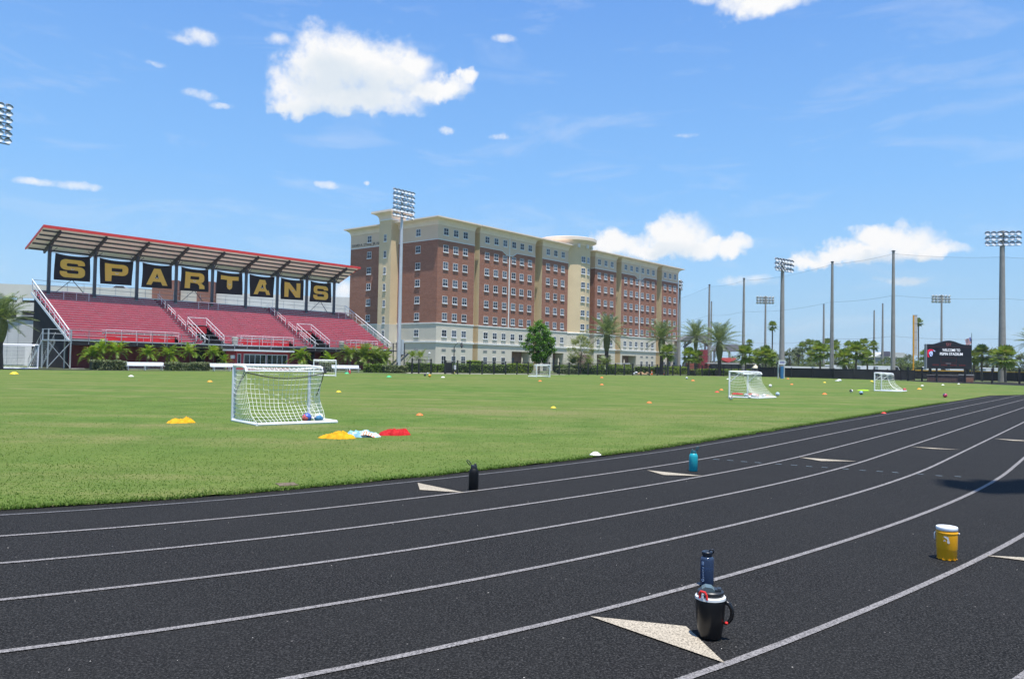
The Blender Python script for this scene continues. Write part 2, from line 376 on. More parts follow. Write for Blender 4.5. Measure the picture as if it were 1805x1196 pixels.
# pale walk and planting bed beyond the fence, concrete pad by the stand
CONC = mat('pale_concrete', (.50, .47, .43), .85, var=.12, vs=.6)
flat('path', [(-13.5, 101.8), (-4, 106.3), (8, 115), (8, 117), (-5, 108.4), (-14.5, 104.2)], -.008, CONC)
flat('concrete_pad', [G(125, 649.2), G(150, 649.2), G(143, 647.2), G(123, 647.2)], -.006, CONC)

# short turf standing along the near edge and through the near field: blades too many to count
def turf():
    B1 = leafmat('grass_blades', (.072, .150, .020), (.19, .285, .055), .42, .6, (.32, .29, .15))
    A = track_pts(-.30, 30); segs = []
    cs = [(a, b_) for a, b_ in zip(A[:-1], A[1:])]
    L = np.array([(b_ - a).length for a, b_ in cs]); pr = L / L.sum()
    pts = []
    n1 = 26000
    idx = RNG.choice(len(cs), n1 * 3, p=pr); tt = RNG.random(n1 * 3)
    a = np.array([[c[0].x, c[0].y] for c in cs])[idx]; b_ = np.array([[c[1].x, c[1].y] for c in cs])[idx]
    p = a + (b_ - a) * tt[:, None]; d = (b_ - a) / np.linalg.norm(b_ - a, axis=1)[:, None]; nl = np.c_[d[:, 1], -d[:, 0]]
    fray = np.array([mnoise.noise(Vector((q[0] * 2.2, q[1] * 2.2, 0))) for q in p])
    off = RNG.exponential(.08, len(p)) - .03 - .09 * fray
    p = p + nl * off[:, None]
    ok = (p[:, 1] > 5) & (np.abs(p[:, 0]) < .72 * p[:, 1] + 1); p = p[ok][:n1]
    # field interior
    n2 = 70000; Y = 7.5 * (30 / 7.5) ** (RNG.random(n2 * 2) ** 1.7); X = (RNG.random(n2 * 2) * 1.42 - .71) * Y
    q = np.c_[X, Y]
    # inside test: to the left of the near edge polyline
    EX = np.array([[v.x, v.y] for v in A]); o = np.argsort(EX[:, 0]); ey = np.interp(q[:, 0], EX[o, 0], EX[o, 1])
    q = q[q[:, 1] > ey + .02][:n2]
    P = np.r_[p, q]; n = len(P)
    edge = np.r_[np.ones(len(p)), np.zeros(len(q))]
    h = np.where(edge > 0, RNG.uniform(.010, .026, n), RNG.uniform(.006, .017, n)); w = np.where(edge > 0, RNG.uniform(.006, .016, n), RNG.uniform(.006, .018, n))
    th = RNG.random(n) * 2 * math.pi; ln = RNG.uniform(.2, 1.1, n) * h; la = RNG.random(n) * 2 * math.pi
    V = np.zeros((n, 3, 3)); ux, uy = np.cos(th) * w, np.sin(th) * w
    V[:, 0] = np.c_[P[:, 0] - ux, P[:, 1] - uy, np.full(n, .0)]; V[:, 1] = np.c_[P[:, 0] + ux, P[:, 1] + uy, np.full(n, .0)]
    V[:, 2] = np.c_[P[:, 0] + np.cos(la) * ln, P[:, 1] + np.sin(la) * ln, .012 + h]
    tag(obj('grass', leaves_mesh('grass', V, B1)), kind='stuff')
turf()

# ------------------------------------------------------------------ shared materials
GALV = mat('galvanised_steel', (.50, .52, .54), .45, .55, .15, 6)
WHITEP = mat('white_powder_coat', (.78, .79, .80), .4, 0, .05, 4)
ALU = mat('bright_aluminium', (.70, .71, .72), .35, .6, .1, 5)
DKSTEEL = mat('dark_grey_steel', (.075, .083, .095), .5, .2, .15, 2)
BLACKP = mat('black_paint', (.012, .012, .014), .5, 0, .2, 3)
REDSEAT = mat('faded_red_seat', (.47, .034, .060), .5, 0, .14, .9, dirt=((.55, .16, .21), .35))
REDWALL = mat('dark_red_cladding', (.20, .022, .030), .6, 0, .12, 1.2)
REDPAINT = mat('bright_red_paint', (.68, .05, .045), .4, 0, .06, 2)
REDRISER = mat('bright_red_riser', (.50, .03, .042), .5, 0, .08, 1)
SOFFIT = leafmat('cream_translucent_soffit', (.88, .87, .82), (.90, .89, .84), .20, .5, None, (1.0, 1.0, .96))  # translucency added so sun through the roof brightens its underside
DARK = mat('shade_and_fascia_black', (.012, .012, .014), .9, 0, .2, 1)  # near-black for the fascia and for shade painted into openings
YELLOW_L = leafmat('golden_banner_print', (.93, .62, .10), (.95, .66, .13), .1, .7, None, (1.0, 1.0, 1.0))
BANNER = mat('black_mesh_banner', (.012, .012, .015), .8, 0, .25, .7)
CONCP = mat('concrete_pole', (.30, .285, .26), .85, 0, .12, 1.5, dirt=((.2, .19, .17), .4))
RZ = math.atan2(.766, .643)            # long axis of stand and hall

# ------------------------------------------------------------------ the stand
def bleacher():
    T = thing('grandstand', 'long red aluminium grandstand with a red-edged canopy on grey posts', 'grandstand', (-50.6, 90, 0), RZ)
    LN = 48.4; Z0 = 3.45; RISE = .31; TR = .60; NR = 20
    aisles = [(15.0, 16.0), (32.3, 33.3)]; voms = [(16.4, 19.2), (33.7, 36.4)]; bays = [(4.2, 13.2), (22.0, 30.4), (40.8, 46.2)]
    sect = [(0, 15.0), (16.0, 32.3), (33.3, LN)]
    for r in range(NR):
        y = .35 + r * TR; z = Z0 + r * RISE
        for (a, c) in sect:
            cuts = [(a, c)]
            for (o0, o1) in ([v for v in voms] if r < 8 else []) + ([v for v in bays] if r < 3 else []):
                nc = []
                for (p, q) in cuts:
                    if o1 <= p or o0 >= q: nc.append((p, q)); continue
                    if o0 > p: nc.append((p, o0))
                    if o1 < q: nc.append((o1, q))
                cuts = nc
            for (p, q) in cuts:
                b = MB(); p += .02; q -= .02
                b.bx(p, q, y - .13, y - .10, z + .042, z + .075, 1)              # nose plate catching the light
                b.bx(p, q, y - .10, y + .16, z + .035, z + .075, 0)             # seat board
                b.bx(p, q, y + .40, y + .43, z - .03, z + RISE - .05, 0)        # riser board
                b.bx(p, q, y + .12, y + .395, z - .035, z - .005, 1)            # foot board
                n = max(1, int((q - p) / 1.8))
                for i in range(n + 1):
                    xx = p + .05 + (q - p - .15) * i / n; b.bx(xx, xx + .05, y - .05, y + .1, z - .25, z + .03, 1)
                b.build('bench_row', [REDSEAT, ALU], T)
    for (o0, o1) in voms: b = MB(); b.bx(o0 - .02, o1 + .02, 5.02, 5.08, Z0 + 1.35, Z0 + 2.3); b.build('entrance_header', REDRISER, T)
    for (o0, o1) in bays:                                                        # bright red recesses for wheelchairs
        b = MB(); b.bx(o0, o1, 1.95, 1.99, Z0 - .1, Z0 + .72); b.bx(o0, o1, .1, 1.94, Z0 - .14, Z0 - .10)
        for k in range(3):
            xx = o0 + (o1 - o0) * (.15 + .3 * k); b.bx(xx, xx + 1.3, 1.2, 1.5, Z0 + .36, Z0 + .41, 1); b.bx(xx + .6, xx + .65, 1.3, 1.35, Z0 - .1, Z0 + .36, 1)
        b.build('wheelchair_bay', [REDRISER, ALU], T)
    for (o0, o1) in aisles:                                                      # aisle steps and their short rails
        b = MB()
        for r in range(NR):
            y = .35 + r * TR; z = Z0 + r * RISE
            b.bx(o0 + .02, o1 - .02, y - .05, y + .26, z - .2, z - .02, 0); b.bx(o0 + .02, o1 - .02, y + .26, y + .56, z - .2, z + .13, 0)
            b.bx(o0 + .02, o1 - .02, y - .09, y - .055, z - .25, z - .02, 1)
        b.build('aisle_steps', [DKSTEEL, REDSEAT], T)
        xm = (o0 + o1) / 2
        for k in range(4):
            b = MB(); r0 = .6 + k * 4.9; r1 = r0 + 3.6
            P = lambda r, h: (xm, .35 + r * TR, Z0 + r * RISE + h)
            b.tube([P(r0, 0), P(r0, .92), P(r1, .92), P(r1, 0)], .026, 6); b.tube([P(r0, .55), P(r1, .55)], .028, 6); b.tube([P((r0 + r1) / 2, 0), P((r0 + r1) / 2, .9)], .028, 6)
            b.build('aisle_rail', WHITEP, T)
    for (o0, o1) in voms:                                                        # entrances through the seats
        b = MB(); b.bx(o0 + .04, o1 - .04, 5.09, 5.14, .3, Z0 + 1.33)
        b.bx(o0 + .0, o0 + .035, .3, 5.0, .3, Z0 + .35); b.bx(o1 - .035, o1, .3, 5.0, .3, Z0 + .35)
        b.build('entrance_shade', DARK, T)  # near-black panels paint the shade inside the opening
        b = MB()
        for xx in (o0 + .05, o1 - .05):
            P = lambda y, h: (xx, y, Z0 + (y - .35) / TR * RISE + h)
            b.tube([P(.3, .0), P(.3, 1.05), P(5.0, 1.05), P(5.0, .0)], .038, 6); b.tube([P(.3, .55), P(5.0, .55)], .03, 6)
            for y in (1.4, 2.6, 3.8): b.tube([P(y, -.1), P(y, 1.05)], .028, 6)
        b.tube([(o0 + .05, 5.0, Z0 + 3.45), (o1 - .05, 5.0, Z0 + 3.45)], .035, 6)
        b.tube([(o0 + .7, .35, Z0 + .3), (o0 + .7, 2.2, Z0 + 1.0), (o0 + 1.2, 2.2, Z0 + 1.0)], .03, 6)
        b.build('entrance_rail', WHITEP, T)
    # front deck, rail
    b = MB(); b.bx(-.1, LN + .1, -.12, 0, 3.19, 3.30); b.bx(-.1, LN + .1, 0, .2, 3.22, 3.30); b.build('deck_edge', ALU, T)
    b = MB(); b.bx(0, LN, -.1, .5, 2.68, 3.17); b.bx(.3, LN - .3, .5, 2.7, 2.98, 3.01); b.build('deck_fascia', DARK, T)
    b = MB(); n = 27
    for i in range(n):
        x = LN * i / (n - 1); b.bx(x - .03, x + .03, -.18, -.125, 2.8, 4.42)
    for z in (4.42, 3.86): b.tube([(0, -.15, z), (LN, -.15, z)], .028, 6)
    b.build('front_rail', mat('weathered_steel_rail', (.30, .31, .33), .5, .4, .15, 6), T)
    for (o0, o1) in bays:
        b = MB(); P = [(o0, 2.0), (o0, .9), (o1, .9), (o1, 2.0)]
        for z in (Z0 + .75, Z0 + 1.18): b.tube([(x, y, z) for x, y in P], .03, 6)
        for k in range(6):
            xx = o0 + (o1 - o0) * k / 5; b.tube([(xx, .9, Z0 - .1), (xx, .9, Z0 + 1.18)], .026, 6)
        b.build('bay_rail', WHITEP, T)
    # sloping end rails with stringers
    for xe in (-.12, LN + .12):
        b = MB(); zt = Z0 + NR * RISE
        b.tube([(xe, .2, 4.35), (xe, 12.4, zt + 1.25)], .058, 8); b.tube([(xe, .2, 3.85), (xe, 12.4, zt + .75)], .03, 6)
        for k in range(9):
            y = .3 + k * 1.5; z = Z0 + (y - .35) / TR * RISE; b.tube([(xe, y, z - .2), (xe, y, z + 1.08)], .034, 6)
        b.build('end_rail', WHITEP, T)
        b = MB(); b.bar((xe - .02, .1, 3.1), (xe - .02, 12.4, zt - .45), .12, .28); b.build('stringer', ALU, T)
    # back guard rail and brackets
    b = MB(); zt = Z0 + NR * RISE
    for z in (zt + 1.2, zt + .62): b.tube([(-.1, 12.5, z), (LN + .1, 12.5, z)], .03, 6)
    for k in range(25): x = LN * k / 24; b.tube([(x, 12.5, zt - .1), (x, 12.5, zt + 1.2)], .028, 6)
    b.build('back_rail', GALV, T)
    b = MB(); b.bx(0, LN, 12.1, 12.6, zt - .12, zt - .04); b.build('back_walkway', ALU, T)
    for x in (2.6, 20.5, 45.2):                                                  # camera tables on the top rows
        b = MB(); b.bx(x, x + 3.2, 9.9, 11.0, zt - .22, zt - .15)
        for q in (x + .1, x + 1.6, x + 3.1): b.tube([(q, 9.95, zt - 1.25), (q, 9.95, zt - .2)], .035, 6)
        b.build('platform_table', WHITEP, T)
    # wall under the deck
    b = MB()
    b.bx(.1, LN - .1, 2.4, 2.55, 0, 2.97)
    for k in range(int(LN / .9)):
        x = .2 + k * .9; b.bx(x, x + .07, 2.365, 2.398, .05, 2.95)
    b.build('wall', REDWALL, T)
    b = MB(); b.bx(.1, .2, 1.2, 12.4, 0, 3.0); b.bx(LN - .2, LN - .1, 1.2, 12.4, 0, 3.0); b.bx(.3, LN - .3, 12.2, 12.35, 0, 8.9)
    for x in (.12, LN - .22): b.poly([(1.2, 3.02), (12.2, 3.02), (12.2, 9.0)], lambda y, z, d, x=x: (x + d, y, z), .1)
    b.build('shade_wall', DARK, T)  # near-black sheets stand in for the shade under the open steel
    # stair tower at the near left end
    b = MB()
    for (x, y) in ((-.15, -.3), (-2.5, -.3), (-.15, 1.4), (-2.5, 1.4)): b.bx(x - .06, x + .06, y - .06, y + .06, 0, 4.45)
    b.bar((-.15, -.3, .1), (-2.5, -.3, 3.0), .07, .07); b.bar((-2.5, -.3, .1), (-.15, -.3, 3.0), .07, .07)
    b.bx(-2.6, -.1, -.4, 1.5, 3.1, 3.25)
    for z in (4.4, 3.9): b.tube([(-.15, -.34, z), (-2.55, -.34, z), (-2.55, 1.4, z)], .04, 6)
    for k in range(13):
        b.bx(-2.5, -1.2, 1.55 + k * .3, 1.85 + k * .3, 3.0 - k * .235, 3.06 - k * .235)
    for x in (-2.55, -1.15):
        b.bar((x, 1.5, 3.0), (x, 5.4, .05), .05, .25); b.tube([(x, 1.5, 4.05), (x, 5.4, 1.0), (x, 5.4, 0)], .035, 6)
        for k in range(5): b.tube([(x, 1.9 + k * .75, 2.8 - k * .58), (x, 1.9 + k * .75, 3.8 - k * .6)], .025, 6)
    b.build('stair', GALV, T)
    b = MB()                                                                     # stair at the far right end
    for (x, y) in ((LN + .2, -.2), (LN + 2.6, -.2), (LN + .2, 1.3), (LN + 2.6, 1.3)): b.bx(x - .06, x + .06, y - .06, y + .06, 0, 4.4)
    b.bx(LN + .14, LN + 2.7, -.3, 1.4, 3.05, 3.2)
    for z in (4.35, 3.85): b.tube([(LN + .2, -.25, z), (LN + 2.65, -.25, z), (LN + 2.65, 1.3, z)], .035, 6)
    for k in range(5): b.tube([(LN + .2 + k * .6, -.25, 3.1), (LN + .2 + k * .6, -.25, 4.35)], .025, 6)
    for k in range(12): b.bx(LN + 2.4 - k * .3, LN + 2.7 - k * .3, -1.5, -.3, 2.9 - k * .24, 2.95 - k * .24)
    b.bar((LN + 2.6, -1.5, 3.0), (LN - 1.4, -1.5, .1), .06, .3); b.bar((LN + 2.6, -.35, 3.0), (LN - 1.4, -.35, .1), .06, .3)
    b.build('stair', DKSTEEL, T)
    # canopy
    zr = lambda y: 17.05 - (y - 8.0) / 5.7 * 2.3
    for i in range(9):
        x = 1.45 + 5.5 * i
        b = MB(); b.bx(x - .17, x + .17, 11.35, 11.69, 3.0, zr(11.5) - .48); b.build('canopy_post', DKSTEEL, T)
        b = MB(); A = (x, 8.25, zr(8.25) - .25); B = (x, 13.4, zr(13.4) - .30); b.bar(A, B, .2, .42)
        b.bar((x, 10.2, zr(10.2) - .4), (x, 11.45, zr(11.5) - 1.4), .09, .09); b.build('rafter', DKSTEEL, T)
        if i < 8:
            b = MB()
            for s_ in (-1, 1):
                xx = x if s_ > 0 else x + 5.5; b.bar((xx + s_ * .15, 11.5, zr(11.5) - 1.2), (xx + s_ * .9, 11.6, zr(11.6) - .5), .06, .06)
            if i in (0, 3, 7): b.build('brace', DKSTEEL, T); b = MB(); b.bar((x + 1.1, 11.9, zt - .1), (x + 2.6, 11.6, zt + 1.4), .07, .07); b.bar((x + 4.4, 11.9, zt - .1), (x + 2.9, 11.6, zt + 1.4), .07, .07)
            b.build('brace', DKSTEEL, T)
    for y in (8.7, 9.75, 10.8, 11.9, 13.2):
        b = MB(); b.bar((-.4, y, zr(y) - .12), (LN - .6, y, zr(y) - .12), .12, .2); b.build('purlin', DKSTEEL, T)
    b = MB(); A = [(8.0, zr(8.0)), (13.7, zr(13.7)), (13.7, zr(13.7) + .07), (8.0, zr(8.0) + .07)]
    b.poly(A, lambda y, z, d: (-.5 + d, y, z), LN)
    rf = b.build('roof', SOFFIT, T)
    b = MB(); b.bx(-.62, LN - .38, 7.86, 7.99, zr(8) - .16, zr(8) + .2); b.bar((-.57, 8.0, zr(8.0) + .04), (-.57, 13.75, zr(13.75) + .04), .1, .22)
    b.bar((LN - .43, 8.0, zr(8.0) + .04), (LN - .43, 13.75, zr(13.75) + .04), .1, .12); b.build('fascia', REDPAINT, rf)
    return T
STAND = bleacher()
def st(x, y, z=0):                        # stand coordinates -> world
    return Vector((-50.6 + .643 * x - .766 * y, 90 + .766 * x + .643 * y, z))

# press box under the deck, drums on the deck
def press_box():
    p = st(23.3, -2.6); T = thing('press_box', 'low red announcer booth with a white flat roof and sliding windows', 'booth', p, RZ)
    PB = mat('red_stucco', (.50, .055, .075), .7, 0, .1, 2)
    b = MB(); b.bx(-4.1, 4.1, .0, 2.4, 0, 2.45); b.build('wall', PB, T)
    b = MB(); b.bx(-4.6, 4.6, -.5, 2.4, 2.46, 2.68); b.build('roof', WHITEP, T)
    gl = mat('dark_window_glass', (.02, .028, .035), .08, 0, .3, 2, spec=.8)
    for (a, c) in ((-2.9, .35), (.55, 3.7)):
        b = MB(); z0, z1 = .75, 2.0
        for k in range(5):
            x = a + (c - a) * k / 4; b.bx(x - .035, x + .035, -.07, -.005, z0, z1)
        b.bx(a - .05, c + .05, -.075, -.003, z1 + .002, z1 + .1); b.bx(a - .05, c + .05, -.075, -.003, z0 - .1, z0 - .002); w = b.build('window', WHITEP, T)
        b = MB(); b.bx(a, c, -.03, -.008, z0, z1); b.build('glass', gl, w)
    b = MB(); b.bx(-3.85, -3.8, -.06, -.004, .8, 2.1); b.bx(-3.4, -3.35, -.06, -.004, .8, 2.1); b.bx(-3.8, -3.4, -.06, -.004, 2.04, 2.1); b.bx(-3.8, -3.4, -.06, -.004, .8, .86); w = b.build('window', WHITEP, T)
    b = MB(); b.bx(-3.79, -3.41, -.03, -.006, .87, 2.03); b.build('glass', gl, w)
    b = MB(); b.bx(-4.9, -4.3, -.2, -.05, 1.45, 1.9); b.build('speaker', GALV, T)
press_box()
DRUM = mat('weathered_drum', (.36, .34, .30), .8, 0, .15, 4)
for (x, lab) in ((20.6, 'grey lidded drum on the stand deck above the announcer booth'), (38.4, 'grey lidded drum on the stand deck right of the far aisle')):
    T = thing('litter_drum', lab, 'bin', st(x, .05, 3.31), 0, 'drums on the stand deck')
    b = MB(); b.lathe([(.34, 0), (.36, .05), (.40, .55), (.42, .6), (.40, .64), (.44, .9)], 16); b.build('drum', DRUM, T, True)
    b = MB(); b.lathe([(.45, .905), (.43, .98), (.2, 1.06)], 16); b.build('lid', DRUM, T, True)

# ------------------------------------------------------------------ letter banners
def arc(cx, cy, rx, ry, a0, a1, n=7): return [(cx + rx * math.cos(rad(a0 + (a1 - a0) * i / n)), cy + ry * math.sin(rad(a0 + (a1 - a0) * i / n))) for i in range(n + 1)]
def ribbon(O, I): return [[O[i], O[i + 1], I[i + 1], I[i]] for i in range(len(O) - 1)]
def letter_polys(ch):
    """letters of a wide heavy face in a unit box, as pieces that only meet at edges"""
    if ch == 'T': return [[(0, .74), (1, .74), (1, 1), (0, 1)], [(.35, .30), (.40, .18), (.5, .12), (.60, .18), (.65, .30), (.65, .74), (.35, .74)]]
    if ch == 'A':
        return [[(0, 0), (.24, 0), (.315, .2), (.685, .2), (.76, 0), (1, 0), (.655, 1), (.5, 1), (.5, .70), (.595, .4), (.405, .4), (.5, .70), (.5, 1), (.345, 1)]]
    if ch == 'N': return [[(0, 0), (.25, 0), (.25, .60), (.70, 0), (1, 0), (1, 1), (.75, 1), (.75, .40), (.30, 1), (0, 1)]]
    if ch in 'PR':
        O = [(.28, 1), (.74, 1)] + arc(.74, .74, .26, .26, 90, 0) + arc(.74, .60, .26, .26, 0, -90) + [(.28, .34)]
        I = [(.28, .76), (.68, .76)] + arc(.68, .72, .06, .05, 90, 0) + arc(.68, .62, .06, .06, 0, -90) + [(.28, .56)]
        ps = [[(0, 0), (.27, 0), (.28, .34), (.28, .56), (.28, .76), (.28, 1), (0, 1)]] + ribbon(O, I)
        if ch == 'R': ps.append([(.46, .335), (.74, .335), (1.0, 0), (.70, 0)] if False else [(.74, 0), (1.0, 0), (1.0, .18), (.86, .335), (.5, .335), (.66, .30), (.74, .18)])
        return ps
    if ch == 'S':
        O = [(1, .68), (1, .74)] + arc(.76, .76, .24, .24, 0, 90) + [(.5, 1)] + arc(.24, .76, .24, .24, 90, 180) + arc(.24, .64, .24, .24, 180, 270) + [(.5, .40)] + arc(.68, .33, .06, .07, 90, 0) + arc(.68, .28, .06, .06, 0, -90) + [(.5, .22)] + arc(.34, .26, .06, .04, 270, 180) + [(.28, .32)]
        I = [(.72, .68), (.72, .70)] + arc(.66, .72, .06, .06, 0, 90) + [(.5, .78)] + arc(.32, .72, .06, .06, 90, 180) + arc(.32, .67, .06, .06, 180, 270) + [(.5, .61)] + arc(.76, .37, .24, .24, 90, 0) + arc(.76, .24, .24, .24, 0, -90) + [(.5, 0)] + arc(.24, .24, .24, .24, 270, 180) + [(0, .32)]
        return ribbon(O, I)
BL = [('S', 'by its left end'), ('P', None), ('A', 'between P and R'), ('R', None), ('T', None), ('A', 'between T and N'), ('N', None), ('S', 'by its right end')]
for i, (ch, ex) in enumerate(BL):
    x0 = 1.45 + 5.5 * i + .62; wd = 4.25; hb = 3.35
    lab = 'black banner with yellow letter %s under the stand roof' % ch + (', ' + ex if ex else '')
    rnd = random.Random(i * 5 + 1); ph = rnd.random() * 6
    T = thing('letter_banner', lab, 'banner', st(x0, 11.5, 11.05), RZ, 'letter banners under the stand roof')
    sag = lambda u: .18 * (1 - (2 * u - 1) ** 2)
    def bw(u, v):
        return (wd * (u + .018 * math.sin(v * 3 + ph) * (1 if u > .5 else -1) * abs(2 * u - 1)), -.10 * math.sin(math.pi * v) * math.sin(u * 5 + ph) * (1 - v * .3), hb * v - sag(u) * v * v + (.1 * (u - .5)) * (1 - v))
    b = MB(); b.grid(bw, 22, 18); cl = b.build('cloth', BANNER, T, 'all')
    b = MB(); b.tube([(-.5, .05, hb + .02), (wd + .5, .05, hb + .02)], .03, 5)
    for u in (0, .5, 1): b.tube([bw(u, 1), (wd * u, .05, hb + .02)], .012, 4)
    b.build('hanging_cord', GALV, T)
    b = MB(); m = .15
    for P in letter_polys(ch):
        # subdivide the letter against the billow by sampling the cloth a touch in front of it
        Q = []
        for (p, q), (p2, q2) in zip(P, P[1:] + P[:1]):
            for k in range(3): Q.append((p + (p2 - p) * k / 3, q + (q2 - q) * k / 3))
        def fn(x, y, d):
            u, v = m + x * (1 - 2 * m), .12 + y * .72; c = bw(u, v); return (c[0], c[1] - .035 - d, c[2])
        b.poly(Q if ch != 'A' else P, fn, .01)
    b.build('letter', YELLOW_L, T)
    # wind flap: a pale crescent strip standing just before the cloth
    b = MB(); O = arc(.5, .50, .052, .085, 190 + 20 * rnd.random(), 345, 9); I = arc(.5, .515, .046, .072, 190, 345, 9)
    for P in ribbon(O, I):
        b.poly(P, lambda x, y, d: (bw(x, y)[0], bw(x, y)[1] - .06 - d, bw(x, y)[2]), .012)
    b.build('wind_flap', mat('pale_flap_strip', (.75, .75, .72), .7), T)

# ------------------------------------------------------------------ the residence hall
BRICK = brickmat('red_brown_brick', (.40, .155, .088))
STUC = mat('pale_grey_stucco', (.66, .60, .49), .85, 0, .05, .5, bs=6, bst=.1)
TANST = mat('tan_stucco', (.72, .56, .34), .85, 0, .05, .4, bs=6, bst=.1)
UPST = mat('shade_greyed_tan_stucco', (.72, .55, .40), .85, 0, .04, .4)  # the tan stucco again, greyed to paint in the top floor's shade
TRIMW = mat('white_trim', (.80, .79, .75), .6, 0, .04, 1)
CORN = mat('cream_cornice', (.86, .72, .59), .7, 0, .05, .6)
WFRAME = mat('white_window_frame', (.80, .80, .79), .5, 0, .03, 2)
VENTM = mat('grey_wall_vent', (.36, .35, .33), .7, 0, .1, 4)
MAUVE = mat('brown_entrance_wall', (.25, .155, .13), .8, 0, .1, 1)
def pane_mat():
    m = bpy.data.materials.new('window_glass'); t = nt(m)
    r = N(t, 'ShaderNodeObjectInfo').outputs['Random']
    tc = N(t, 'ShaderNodeTexCoord').outputs['Object']; sp = N(t, 'ShaderNodeSeparateXYZ'); t.links.new(tc, sp.inputs[0])
    blind = N(t, 'ShaderNodeMath', operation='GREATER_THAN'); t.links.new(sp.outputs[2], blind.inputs[0])
    k = N(t, 'ShaderNodeMath', operation='MULTIPLY_ADD'); t.links.new(r, k.inputs[0]); k.inputs[1].default_value = 2.2; k.inputs[2].default_value = -.9; t.links.new(k.outputs[0], blind.inputs[1])
    col = mixc(t, blind.outputs[0], (.016, .022, .034), (.10, .12, .15))
    out(t, pbsdf(t, col, .12, 0, .45).outputs[0]); return m
PANE = pane_mat()
def window_mesh(w, h, cross=2):
    """frame (with sill) and panes; origin at the middle of the opening, facing -y"""
    f = MB(); a, c = w / 2, h / 2; t = .06
    f.bx(-a, -a + t, -.06, -.002, -c, c); f.bx(a - t, a, -.06, -.002, -c, c); f.bx(-a + t, a - t, -.06, -.002, c - t, c); f.bx(-a + t, a - t, -.06, -.002, -c, -c + t)
    f.bx(-a + t, a - t, -.055, -.002, -.025, .025); f.bx(-.02, .02, -.05, -.002, -c + t, -.026); f.bx(-.02, .02, -.05, -.002, .026, c - t)
    f.bx(-a - .06, a + .06, -.15, -.003, -c - .14, -c - .005)
    g = MB(); g.bx(-a + t, a - t, -.03, -.004, -c + t, c - t)
    return f, g
def hall():
    T = thing('residence_hall', 'eight storey brick residence hall with cream base, tan bays and flared cornices', 'building', (-13.9, 143, 0), RZ)
    def cornice(name, x0, x1, y0, y1, o, zt=28.05, zb=26.7, open_back=False):
        # o: overhang (left, right, front, back); a flared ring under a thin slab
        prof = [(0, zb), (.06, zb + .05), (.10, zb + .35), (.28, zb + .75), (.62, zb + 1.0), (.95, zb + 1.1), (1.0, zb + 1.12), (1.0, zt)]
        b = MB(); V = []
        for f, z in prof:
            V += [(x0 - o[0] * f, y0 - o[2] * f, z), (x1 + o[1] * f, y0 - o[2] * f, z), (x1 + o[1] * f, y1 + o[3] * f, z), (x0 - o[0] * f, y1 + o[3] * f, z)]
        F = [(4 * i + k, 4 * i + (k + 1) % 4, 4 * i + 4 + (k + 1) % 4, 4 * i + 4 + k) for i in range(len(prof) - 1) for k in range(4)]
        m = len(prof) * 4 - 4; F.append((m, m + 1, m + 2, m + 3)); b.add(V, F)
        b.build(name, CORN, T)
    def block(x0, x1, y1, openings=(), ov=(1.15, 1.15, 1.2, .5), swag=None):
        b = MB()                                                   # cream base with real recesses
        xs = [x0] + [q for o_ in openings for q in o_] + [x1]
        for i in range(0, len(xs), 2):
            if xs[i + 1] - xs[i] > .01: b.bx(xs[i], xs[i + 1], 0, 2.4, 0, 3.9)
        b.bx(x0, x1, 2.4, y1, 0, 3.9); b.bx(x0, x1, 0, y1, 3.9, 8.55); b.build('stucco_base', STUC, T)
        for (a, c) in openings:
            b = MB(); b.bx(a + .02, c - .02, 2.3, 2.395, .02, 3.88); w = b.build('entrance_recess', MAUVE, T)
            b = MB()
            for k in range(3): b.bx(a + .5 + k * 1.0, a + 1.4 + k * 1.0, 2.22, 2.295, .05, 2.6)
            b.build('glass_door', PANE, w)
        b = MB(); b.bx(x0, x1, 0, y1, 8.55, 24.0); b.build('brick_wall', BRICK, T)
        b = MB(); b.bx(x0 - .012, x1 + .012, -.012, y1, 24.0, 26.72)
        if swag: b.poly([(swag - 2.3, 24.0), (swag - 1.6, 23.6), (swag - .9, 23.25), (swag + .9, 23.25), (swag + 1.6, 23.6), (swag + 2.3, 24.0)], lambda x, z, d: (x, -.012 + d, z), .1)
        b.build('upper_wall', UPST, T)
        b = MB()
        b.bx(x0 - .1, x1 + .1, -.10, y1 - .1, 8.5, 8.72); b.bx(x0 - .16, x1 + .16, -.18, y1 - .1, 5.02, 5.32)
        if swag:
            P = [(x0 - .05, 24.0), (swag - 2.3, 24.0), (swag - 1.6, 23.6), (swag - .9, 23.25), (swag + .9, 23.25), (swag + 1.6, 23.6), (swag + 2.3, 24.0), (x1 + .05, 24.0)]
            for p, q in zip(P[:-1], P[1:]): b.bar((p[0], -.06, p[1]), (q[0], -.06, q[1]), .12, .12)
            b.bx(swag - .13, swag + .13, -.10, -.003, 8.75, 23.2)
            b.bx(swag - .11, swag + .11, -.09, -.013, 23.25, 26.7)
        else: b.bx(x0 - .06, x1 + .06, -.09, y1 - .1, 23.94, 24.10)
        b.build('belt_course', TRIMW, T)
        cornice('cornice', x0, x1, 0, y1, ov)
    block(0, 9.9, 25.2, (), (1.2, .62, 1.2, .9))
    block(11.4, 28.7, 16, ((21.6, 27.6),), (.62, 1.15, 1.2, .3), 20.3)
    block(31.2, 40.6, 16, ((32.0, 34.4), (35.4, 39.4)), (1.15, .5, 1.2, .3))
    block(51.3, 60.4, 16, ((52.6, 58.6),), (1.0, 1.1, 1.2, .3))
    block(62.8, 80.0, 16, ((63.6, 70.2),), (1.1, 1.2, 1.2, .3), 71.4)
    block(82.7, 91.6, 16, (), (1.2, 1.5, 1.2, .3))
